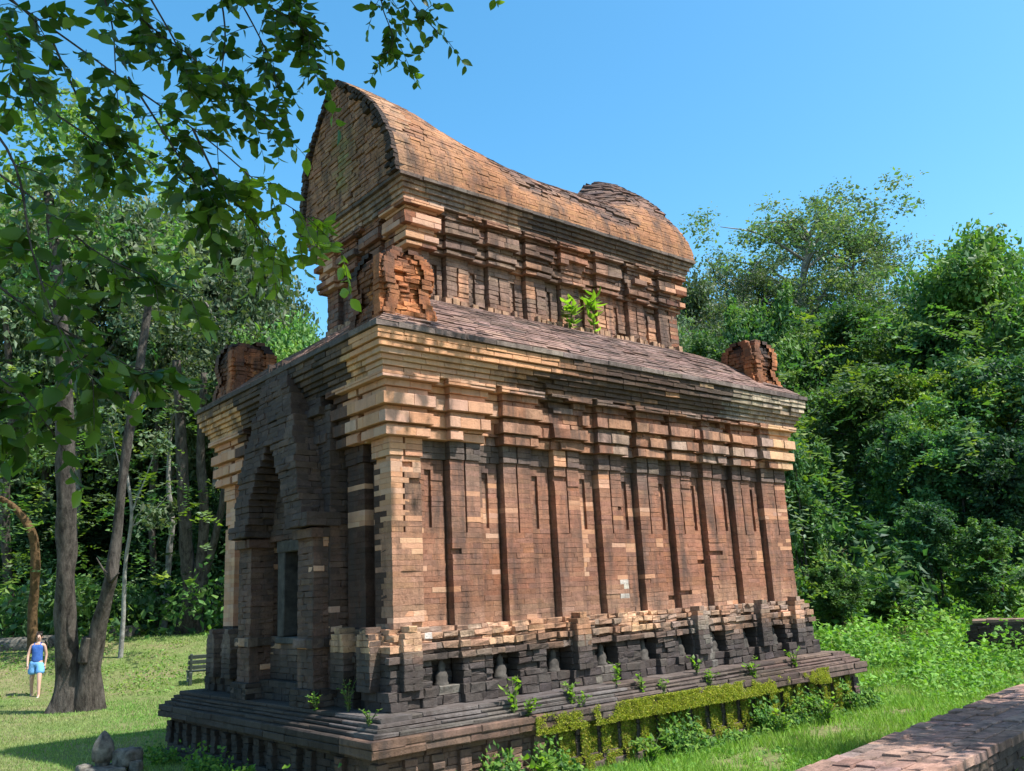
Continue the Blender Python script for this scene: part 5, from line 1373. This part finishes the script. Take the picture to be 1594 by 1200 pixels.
def g_wall():
    x = rg.uniform(1.6, L + 0.2); z = rg.uniform(0.02, 0.5)
    v = mossmask(x * 1.2, z + 4)
    if v < -0.45 - 0.3 * sstep(1.6, 3.0, x) + 0.35 * sstep(5.9, 7.0, x) + 0.45 * (rg.random() - 0.4): return None
    yy = -0.49 if (((x + 0.42) / ((L + 0.84) / int((L + 0.9) / 0.30))) + 0.2) % 1.0 < 0.4 else -0.43
    return ((x, yy - 0.01 * rg.random() - 0.05 * (z < 0.16), z), (0, -1, 0.15))
YG = [(0.36, 0.36, 0.05), (0.28, 0.32, 0.05), (0.40, 0.37, 0.08), (0.22, 0.28, 0.045)]
o = link('moss', make_mesh_leaves('moss', [moss_patch(34000, g_cap, YG, 0.017), moss_patch(90000, g_wall, YG + [(0.26, 0.20, 0.07), (0.15, 0.22, 0.04)], 0.022)]), M_GRASS)
setp(o, 'yellow-green moss covering the long side of the plinth', 'moss', kind='stuff')
# creeping leaves and grass along the foot of the plinth
P = []
while len(P) < 6500:
    x = rg.uniform(0.3, L + 0.5); z = abs(rg.normal()) * 0.17; v = N3(x, z, 7, 1.6) + 0.7 * N3(x, z, 3, 4.5)
    if v < 0.12 - 0.15 * sstep(1.5, 3.0, x) + 0.6 * z or z > 0.47: continue
    P.append((x, -0.52 - (0.32 - 0.5 * z) * rg.random(), z))
while len(P) < 8000:
    y = rg.uniform(-0.3, W + 0.3); z = abs(rg.normal()) * 0.11
    if N3(y, z, 9, 1.8) < 0.1: continue
    P.append((-0.60 - 0.25 * rg.random(), y, z))
P = np.array(P); m = len(P); nor = unit(rg.normal(size=(m, 3)) * 0.6 + np.array((0, -0.7, 0.7))); A = unit(np.cross(nor, rg.normal(size=(m, 3)))); A[:, 2] -= 0.2; B = np.cross(A, nor); l_ = rg.uniform(0.03, 0.075, m)
c = np.array([(0.10, 0.20, 0.03), (0.07, 0.16, 0.03), (0.14, 0.23, 0.035), (0.05, 0.12, 0.03)])[rg.integers(0, 4, m)] * rg.uniform(0.7, 1.3, (m, 1))
o = link('creeping_weeds', make_mesh_leaves('creeping_weeds', [leaves_np(P, A, B, l_, l_ * 0.36, c, droop=0.15)]), M_GRASS); setp(o, 'creeping green leaves along the foot of the plinth', 'weeds', kind='stuff')

def plant(name, label, base, h, nst, spread, leaf, asp, cols, npl=9, cat='plant', group=None, upright=0.6, seed=1):
    r2 = np.random.default_rng(seed); o = empty(name, tuple(base)); tubes = []; P = []; A = []; Bv = []; ln = []
    for k in range(nst):
        az = r2.uniform(0, 6.28); sp_ = spread * r2.uniform(0.3, 1.0); hh = h * r2.uniform(0.55, 1.05)
        top = np.array((math.cos(az) * sp_, math.sin(az) * sp_, hh)); mid = top * np.array((0.35, 0.35, 0.6))
        q = smooth_path([(0, 0, -0.02, 0.005), (*mid, 0.004), (*top, 0.002)], 4); tubes.append(([np.array(p[:3]) + np.array(base) for p in q], [p[3] for p in q], 5, 0))
        for j in range(npl):
            u = 0.2 + 0.8 * (j + r2.random()) / npl; i = min(len(q) - 1, int(u * (len(q) - 1))); p0 = np.array(q[i][:3]) + np.array(base)
            a2 = r2.uniform(0, 6.28); a = np.array((math.cos(a2), math.sin(a2), upright * r2.uniform(-0.4, 1.4)))
            P.append(p0); A.append(a); Bv.append(np.cross(a, (0, 0, 1.0)) + r2.normal(size=3) * 0.2); ln.append(leaf * r2.uniform(0.6, 1.25))
    link('stem', tubes_mesh('stem', tubes), M_STEM, o)
    P, A, Bv, ln = map(np.array, (P, A, Bv, ln)); c = np.array(cols)[r2.integers(0, len(cols), len(P))] * r2.uniform(0.75, 1.25, (len(P), 1))
    v, f, cc = ovate(P, A, Bv, ln, c, asp); me = mesh_np('foliage', v, f, 4); me.polygons.foreach_set('use_smooth', [True] * len(f)); add_col(me, cc); link('foliage', me, M_NEAR, o)
    setp(o, label, cat, group); return o
M_STEM = mat_simple('green_stem', (0.05, 0.08, 0.02), (0.10, 0.12, 0.04), 10, 0.8, 0)
BG_ = [(0.15, 0.26, 0.035), (0.12, 0.23, 0.03), (0.18, 0.28, 0.05)]
def roofpt(px, py, yy=0.80):
    P = aty(px, py, yy); t = (0.30 + yy) / 1.28; P[2] = 4.655 + 0.87 * (1 - (1 - clamp(t)) ** 1.25); return P
plant('roof_sapling', 'taller long-leaved sapling sprouting from the lower roof against the upper storey', roofpt(925, 512, 0.93), 0.62, 4, 0.13, 0.20, 0.17, BG_, 9, 'sapling', 'saplings on the lower roof', 0.5, 3)
plant('roof_sapling', 'shorter bushy sapling sprouting from the lower roof left of the taller one', roofpt(888, 508, 0.85), 0.42, 6, 0.16, 0.15, 0.20, BG_, 9, 'sapling', 'saplings on the lower roof', 0.3, 4)
def ledge(px, py, yy, z): P = aty(px, py, yy); P[2] = z; return P
SW = 'weeds rooted on the plinth ledges'
for i, (px, yy, z, h, ns, sp_, lf, lab) in enumerate([
    (800, -0.48, 0.70, 0.34, 6, 0.16, 0.07, 'tall leafy weed on the plinth ledge below the second niche'), (822, -0.52, 0.66, 0.18, 5, 0.14, 0.06, 'low leafy weed beside the tall one on the plinth ledge'), (890, -0.46, 0.70, 0.24, 5, 0.16, 0.06, 'spreading weed on the ledge below the third niche'), (905, -0.50, 0.66, 0.14, 5, 0.16, 0.05, 'flat weed on the ledge near the moss start'),
    (962, -0.36, 0.81, 0.24, 5, 0.10, 0.06, 'upright weed growing at the foot of the wall below the fourth niche'), (1004, -0.47, 0.70, 0.20, 4, 0.12, 0.06, 'small weed on the ledge in the middle of the long side'), (1036, -0.50, 0.66, 0.16, 4, 0.1, 0.05, 'small weed right of the middle on the mossy edge'), (1090, -0.36, 0.81, 0.22, 5, 0.10, 0.06, 'weed against the base right of the middle'),
    (1108, -0.50, 0.66, 0.20, 5, 0.14, 0.06, 'bushy weed on the mossy edge of the right half'), (1180, -0.50, 0.66, 0.26, 6, 0.16, 0.065, 'bright bushy weed hanging over the mossy edge'), (1246, -0.46, 0.70, 0.26, 7, 0.14, 0.05, 'thin weed on the ledge near the right corner'), (1285, -0.9, 0.0, 0.40, 8, 0.25, 0.09, 'leafy plant on the ground below the right plinth corner'), (1215, -0.85, 0.0, 0.34, 7, 0.22, 0.09, 'leafy plant on the ground under the right half of the plinth'),
    (835, -0.75, 0.0, 0.40, 8, 0.22, 0.10, 'broad-leaved plant at the foot of the plinth in the centre'), (1010, -0.8, 0.0, 0.36, 8, 0.22, 0.09, 'broad-leaved plant at the foot of the mossy plinth')]):
    P0 = ledge(px, 1100, yy, z)
    plant('ledge_weed' if z > 0 else 'ground_plant', lab, P0, h, ns, sp_, lf, 0.30, BG_ + [(0.09, 0.18, 0.03)], 8, 'weed', SW if z > 0 else 'leafy plants at the foot of the plinth', 0.5, 30 + i)
for i, (px, py, xx, z, h, ns, sp_, lf, lab) in enumerate([(542, 1090, -0.25, 0.80, 0.36, 7, 0.16, 0.035, 'small-leaved bush growing in the corner beside the porch'), (492, 1105, -0.36, 0.81, 0.16, 6, 0.10, 0.04, 'low yellowish weed on the ledge below the porch'), (575, 1120, -0.42, 0.74, 0.16, 7, 0.12, 0.03, 'dry grassy weed at the near corner of the plinth'),
                                                     (432, 1195, -0.75, 0.0, 0.34, 5, 0.12, 0.09, 'bright leafy plant at the foot of the shaded plinth side'), (372, 1195, -0.85, 0.0, 0.26, 5, 0.15, 0.08, 'leafy plant left of the bright one by the shaded plinth'), (555, 1195, -0.8, 0.0, 0.26, 4, 0.08, 0.07, 'thin plant before the near plinth corner')]):
    P0 = atx(px, py, xx); P0[2] = z
    plant('shade_weed', lab, P0, h, ns, sp_, lf, 0.32, BG_ + G_MID, 10, 'weed', 'weeds on the shaded short side', 0.5, 60 + i)
for i, (px, py, z, h, lab) in enumerate([(1560, 1190, 0.0, 0.30, 'fern-like plant right of the foreground wall at the bottom corner'), (1588, 1165, 0.0, 0.30, 'bright fronded plant at the lower right edge'), (1535, 1200, 0.0, 0.26, 'leafy plant at the near side of the foreground wall')]):
    P0 = atz(px, py, 0.15); P0[2] = 0.0
    plant('verge_plant', lab, P0, h, 9, 0.25, 0.10, 0.2, [(0.20, 0.28, 0.04), (0.14, 0.24, 0.035)], 10, 'plant', 'plants along the near side of the foreground wall', 0.5, 80 + i)

# ------------------------------------------------------------------ stone lotus bud on broken carved stones
M_LICH = mat_simple('lichened_stone', (0.045, 0.040, 0.034), (0.20, 0.18, 0.15), 11, 0.9, 0.8, 18, 0.02)
def lump(name, label, c, size, seed, rot=0, cat='stone', group=None, sub=16):
    V = []; F = []
    for j in range(sub + 1):
        ph = math.pi * j / sub
        for i in range(sub * 2):
            th = math.pi * i / sub; d = Vector((math.sin(ph) * math.cos(th), math.sin(ph) * math.sin(th), math.cos(ph)))
            p = 5.0; k = (abs(d.x) ** p + abs(d.y) ** p + abs(d.z) ** p) ** (-1 / p)
            k *= 1 + 0.10 * mn.noise(d * 1.8 + Vector((seed, 0, 0))) + 0.07 * mn.noise(d * 5 + Vector((0, seed, 0)))
            q = Matrix.Rotation(rot, 3, 'Z') @ Vector((d.x * k * size[0], d.y * k * size[1], d.z * k * size[2]))
            V.append((c[0] + q.x, c[1] + q.y, c[2] + q.z))
    n = sub * 2
    for j in range(sub):
        for i in range(n): F.append((j * n + i, (j + 1) * n + i, (j + 1) * n + (i + 1) % n, j * n + (i + 1) % n))
    me = bpy.data.meshes.new(name); me.from_pydata(V, [], F); me.polygons.foreach_set('use_smooth', [True] * len(me.polygons))
    o = link(name, me, M_LICH); setp(o, label, cat, group); return o
S0 = atz(163, 1206, 0.0)
RX = np.array((RH[0], RH[1], 0)); FX = np.array((FH[0], FH[1], 0))
def sp(r, f_, z): return S0 + RX * r + FX * f_ + np.array((0, 0, z))
GSN = 'broken carved stones on the left lawn'
lump('carved_stone', 'low broad stone slab under the pointed stone bud', sp(0.0, 0.05, 0.045), (0.27, 0.17, 0.055), 2.0, 0.3, 'stone', GSN)
lump('carved_stone', 'rough broken stone right of the pointed bud', sp(0.22, 0.10, 0.17), (0.15, 0.13, 0.105), 5.0, 0.5, 'stone', GSN)
lump('carved_stone', 'small rounded stone at the left of the broken pile', sp(-0.24, -0.02, 0.055), (0.085, 0.09, 0.075), 8.0, 0.1, 'stone', GSN)
lump('carved_stone', 'pale low stone at the front of the broken pile', sp(0.15, -0.16, 0.045), (0.16, 0.06, 0.05), 11.0, -0.2, 'stone', GSN)
lump('carved_stone', 'small pale stone at the right end of the pile', sp(0.36, 0.02, 0.06), (0.065, 0.07, 0.08), 14.0, 0.7, 'stone', GSN)
V = []; F = []; nu = 28; prof = [(0, .088), (.03, .105), (.05, .098), (.055, .125), (.12, .148), (.20, .150), (.28, .125), (.35, .085), (.41, .04), (.44, .0)]
bb = sp(-0.06, 0.06, 0.10)
for z, r in prof:
    for i in range(nu):
        th = 2 * math.pi * i / nu; rr = 0.86 * r * (1 + 0.08 * N3(math.cos(th), math.sin(th), z * 6, 1.6) + 0.012 * math.cos(th * 8)); V.append((bb[0] + rr * math.cos(th), bb[1] + rr * math.sin(th), bb[2] + z * 0.9))
for j in range(len(prof) - 1):
    for i in range(nu): F.append((j * nu + i, j * nu + (i + 1) % nu, (j + 1) * nu + (i + 1) % nu, (j + 1) * nu + i))
me = bpy.data.meshes.new('stone_bud'); me.from_pydata(V, [], F); me.polygons.foreach_set('use_smooth', [True] * len(me.polygons))
setp(link('stone_bud', me, M_LICH), 'grey pointed lotus-bud stone standing on broken carved stones', 'stone bud')
for i, (px, py, d, sz, lb) in enumerate([(30, 1048, 25.5, (0.9, 0.4, 0.22), 'long low dark boulder in the grass at the left edge'), (78, 1042, 25.8, (0.45, 0.35, 0.20), 'smaller dark boulder beside the long one at the left edge'), (178, 1010, 27.5, (0.7, 0.4, 0.25), 'dark boulder at the wood edge right of the twin trunk')]):
    P = atd(px, py, d); P[2] = ground(P[0], P[1]) + sz[2] * 0.4
    lump('boulder', lb, P, sz, 20 + i, math.atan2(RH[1], RH[0]), 'boulder', 'boulders at the edge of the wood')

# ------------------------------------------------------------------ park bench
M_DWOOD = mat_simple('dark_bench_wood', (0.022, 0.030, 0.026), (0.055, 0.068, 0.058), 14, 0.6, 0.3)
M_BENCHC = mat_simple('bench_concrete', (0.10, 0.105, 0.095), (0.24, 0.24, 0.21), 12, 0.85, 0.4)
B0 = atz(292, 1076, 0.0)
bench = empty('park_bench', (B0[0], B0[1], 0)); setp(bench, 'dark slatted park bench on the lawn behind the plinth', 'bench')
bang = math.atan2(RH[1], RH[0]) + 0.45
ux = np.array((math.cos(bang), math.sin(bang), 0)); uy = np.array((-math.sin(bang), math.cos(bang), 0)); uz = np.array((0, 0, 1.0))
def obox(name, c, hx, hy, hz, mat, parent, tilt=0.0):
    ay = uy * math.cos(tilt) + uz * math.sin(tilt); az_ = -uy * math.sin(tilt) + uz * math.cos(tilt)
    bm = bmesh.new(); vs = []
    for z in (-1, 1):
        for y in (-1, 1):
            for x in (-1, 1): vs.append(bm.verts.new(tuple(B0 * np.array((1, 1, 0)) + ux * (c[0] + x * hx) + uy * c[1] + uz * c[2] + ay * y * hy + az_ * z * hz)))
    for f in ((0, 2, 3, 1), (4, 5, 7, 6), (0, 1, 5, 4), (2, 6, 7, 3), (0, 4, 6, 2), (1, 3, 7, 5)): bm.faces.new([vs[i] for i in f])
    bmesh.ops.bevel(bm, geom=bm.edges[:], offset=min(hx, hy, hz) * 0.35, segments=1, affect='EDGES'); bm_obj(name, bm, mat, parent)
for xo in (0.05, 1.35):
    obox('leg', (xo, 0.00, 0.20), 0.04, 0.03, 0.235, M_DWOOD, bench, 0.18); obox('leg', (xo, 0.46, 0.20), 0.04, 0.03, 0.215, M_BENCHC, bench, -0.10)
    obox('armrest', (xo, 0.22, 0.62), 0.03, 0.24, 0.02, M_DWOOD, bench); obox('back_post', (xo, -0.06, 0.60), 0.03, 0.025, 0.26, M_DWOOD, bench, 0.22); obox('seat_rail', (xo, 0.22, 0.40), 0.03, 0.24, 0.025, M_DWOOD, bench)
for k in range(4): obox('seat_slat', (0.70, 0.05 + k * 0.12, 0.44), 0.72, 0.048, 0.014, M_DWOOD, bench)
for k in range(3): obox('back_slat', (0.70, -0.045 - k * 0.025, 0.54 + k * 0.12), 0.72, 0.012, 0.045, M_DWOOD, bench, 0.22)

# ------------------------------------------------------------------ woman walking on the lawn
M_SKIN = mat_simple('skin', (0.44, 0.26, 0.19), (0.50, 0.31, 0.23), 8, 0.55, 0)
M_HAIR = mat_simple('dark_hair', (0.014, 0.010, 0.008), (0.035, 0.024, 0.018), 30, 0.5, 0.3)
M_TOP = mat_simple('blue_top', (0.025, 0.085, 0.30), (0.045, 0.13, 0.40), 18, 0.8, 0.3)
M_SHORT = mat_simple('light_blue_shorts', (0.12, 0.32, 0.62), (0.17, 0.40, 0.70), 14, 0.85, 0.3)
M_SHOE = mat_simple('pale_shoe', (0.35, 0.42, 0.42), (0.50, 0.56, 0.55), 20, 0.6, 0)
M_DARKB = mat_simple('navy_belt', (0.006, 0.010, 0.03), (0.012, 0.018, 0.05), 20, 0.6, 0)
PF = atz(53, 1089, 0.0); person = empty('person', (PF[0], PF[1], 0.0)); setp(person, 'person walking on the lawn in a blue sleeveless top and light blue shorts', 'person')
person.scale = (0.91, 0.91, 0.92); person.rotation_euler = (0, 0, math.atan2(RH[1], RH[0]) + 0.25)
def skinned(name, nodes, edges, mat, parent, root=0, sub=2):
    """nodes: (x,y,z,r) or (x,y,z,rx,ry)"""
    me = bpy.data.meshes.new(name); me.from_pydata([n[:3] for n in nodes], edges, [])
    o = bpy.data.objects.new(name, me); COL.objects.link(o); o.parent = parent; me.materials.append(mat)
    md = o.modifiers.new('skin', 'SKIN'); md.use_smooth_shade = True
    for i, n in enumerate(nodes):
        sv = me.skin_vertices[0].data[i]; sv.radius = (n[3], n[4] if len(n) > 4 else n[3]); sv.use_root = (i == root)
    sb = o.modifiers.new('sub', 'SUBSURF'); sb.levels = sub; sb.render_levels = sub
    return o
# image right is +x, towards the viewer is -y
nd = [(0, 0, 0.93, 0.135, 0.10), (0, 0, 1.05, 0.108, 0.085), (0, 0, 1.22, 0.125, 0.095), (0, 0, 1.345, 0.115, 0.075), (0.01, 0, 1.425, 0.045), (0.015, -0.01, 1.47, 0.052, 0.06), (0.02, -0.015, 1.545, 0.072, 0.085), (0.02, -0.01, 1.615, 0.052, 0.062),
      (0.155, 0, 1.345, 0.048), (0.205, 0.05, 1.10, 0.038), (0.20, 0.02, 0.885, 0.024), (0.20, 0.0, 0.83, 0.030, 0.017),
      (-0.155, 0, 1.345, 0.048), (-0.215, -0.03, 1.10, 0.038), (-0.19, -0.12, 0.90, 0.024), (-0.18, -0.145, 0.85, 0.030, 0.017),
      (0.085, -0.01, 0.86, 0.088), (0.125, -0.16, 0.48, 0.055), (0.15, -0.22, 0.10, 0.034), (0.155, -0.30, 0.045, 0.036, 0.026), 
      (-0.085, 0.01, 0.86, 0.088), (-0.105, 0.05, 0.47, 0.055), (-0.11, 0.16, 0.11, 0.034), (-0.11, 0.08, 0.045, 0.036, 0.026),
      (0.02, -0.105, 1.535, 0.012)]
ed = [(0, 1), (1, 2), (2, 3), (3, 4), (4, 5), (5, 6), (6, 7), (3, 8), (8, 9), (9, 10), (10, 11), (3, 12), (12, 13), (13, 14), (14, 15), (0, 16), (16, 17), (17, 18), (18, 19), (0, 20), (20, 21), (21, 22), (22, 23), (6, 24)]
for w_, sgn in ((11, 1), (15, -1)):
    b = nd[w_]
    for k, (dx, ln_) in enumerate(((-0.026, 0.066), (-0.009, 0.078), (0.008, 0.074), (0.024, 0.06))):
        i = len(nd); nd.append((b[0] + dx, b[1] - 0.008, b[2] - 0.035, 0.0085)); nd.append((b[0] + dx * 1.15, b[1] - 0.02, b[2] - 0.035 - ln_ * 0.8, 0.0072)); ed += [(w_, i), (i, i + 1)]
    i = len(nd); nd.append((b[0] - 0.02 * sgn, b[1] - 0.035, b[2] - 0.005, 0.0095)); nd.append((b[0] - 0.022 * sgn, b[1] - 0.055, b[2] - 0.04, 0.008)); ed += [(w_, i), (i, i + 1)]
body = skinned('body', nd, ed, M_SKIN, person)
skinned('top', [(0, 0, 0.86, 0.165, 0.132), (0, 0, 1.02, 0.140, 0.115), (0, 0, 1.22, 0.140, 0.112), (0, 0, 1.35, 0.140, 0.100), (0.01, 0, 1.415, 0.066, 0.066), (0.13, 0, 1.365, 0.066), (-0.13, 0, 1.365, 0.066)], [(0, 1), (1, 2), (2, 3), (3, 4), (3, 5), (3, 6)], M_TOP, person, 0, 2)
skinned('shorts', [(0, 0, 0.945, 0.152, 0.118), (0, 0, 1.015, 0.126, 0.102), (0.09, -0.012, 0.86, 0.108), (0.118, -0.085, 0.60, 0.116), (-0.09, 0.01, 0.86, 0.108), (-0.106, 0.035, 0.60, 0.116)], [(0, 1), (0, 2), (2, 3), (0, 4), (4, 5)], M_SHORT, person, 0, 2)
skinned('belt', [(0, 0, 1.0, 0.134, 0.11), (0, 0, 1.035, 0.134, 0.11)], [(0, 1)], M_DARKB, person, 0, 2)
skinned('hair', [(0.02, 0.035, 1.60, 0.076, 0.066), (0.02, 0.05, 1.54, 0.074, 0.05), (0.015, 0.06, 1.47, 0.045, 0.036), (0.02, 0.0, 1.63, 0.062, 0.045)], [(0, 1), (1, 2), (0, 3)], M_HAIR, person, 0, 2)
for px_, py_, pz in ((0.15, -0.22, 0.05), (-0.11, 0.16, 0.05)):
    skinned('shoe', [(px_, py_ + 0.03, pz, 0.046, 0.045), (px_, py_ - 0.06, pz - 0.008, 0.046, 0.038), (px_ + 0.004, py_ - 0.15, pz - 0.016, 0.042, 0.028)], [(0, 1), (1, 2)], M_SHOE, person, 0, 2)
for sx in (-0.028, 0.028):
    bm = bmesh.new(); bmesh.ops.create_uvsphere(bm, u_segments=8, v_segments=6, radius=0.010, matrix=Matrix.Translation((0.02 + sx, -0.096, 1.555))); e_ = bm_obj('eye', bm, M_HAIR); e_.parent = person
bm = bmesh.new(); bmesh.ops.create_uvsphere(bm, u_segments=10, v_segments=6, radius=0.018, matrix=Matrix.Translation((0.02, -0.088, 1.495)) @ Matrix.Diagonal((1, 0.5, 0.35, 1))); e_ = bm_obj('mouth', bm, mat_simple('lips', (0.36, 0.12, 0.10), (0.4, 0.15, 0.12), 8, 0.5, 0)); e_.parent = person
for sx in (-1, 1):
    bm = bmesh.new(); bmesh.ops.create_uvsphere(bm, u_segments=8, v_segments=6, radius=0.02, matrix=Matrix.Translation((0.02 + sx * 0.074, -0.005, 1.54)) @ Matrix.Diagonal((0.4, 0.7, 1.2, 1))); e_ = bm_obj('ear', bm, M_SKIN); e_.parent = person
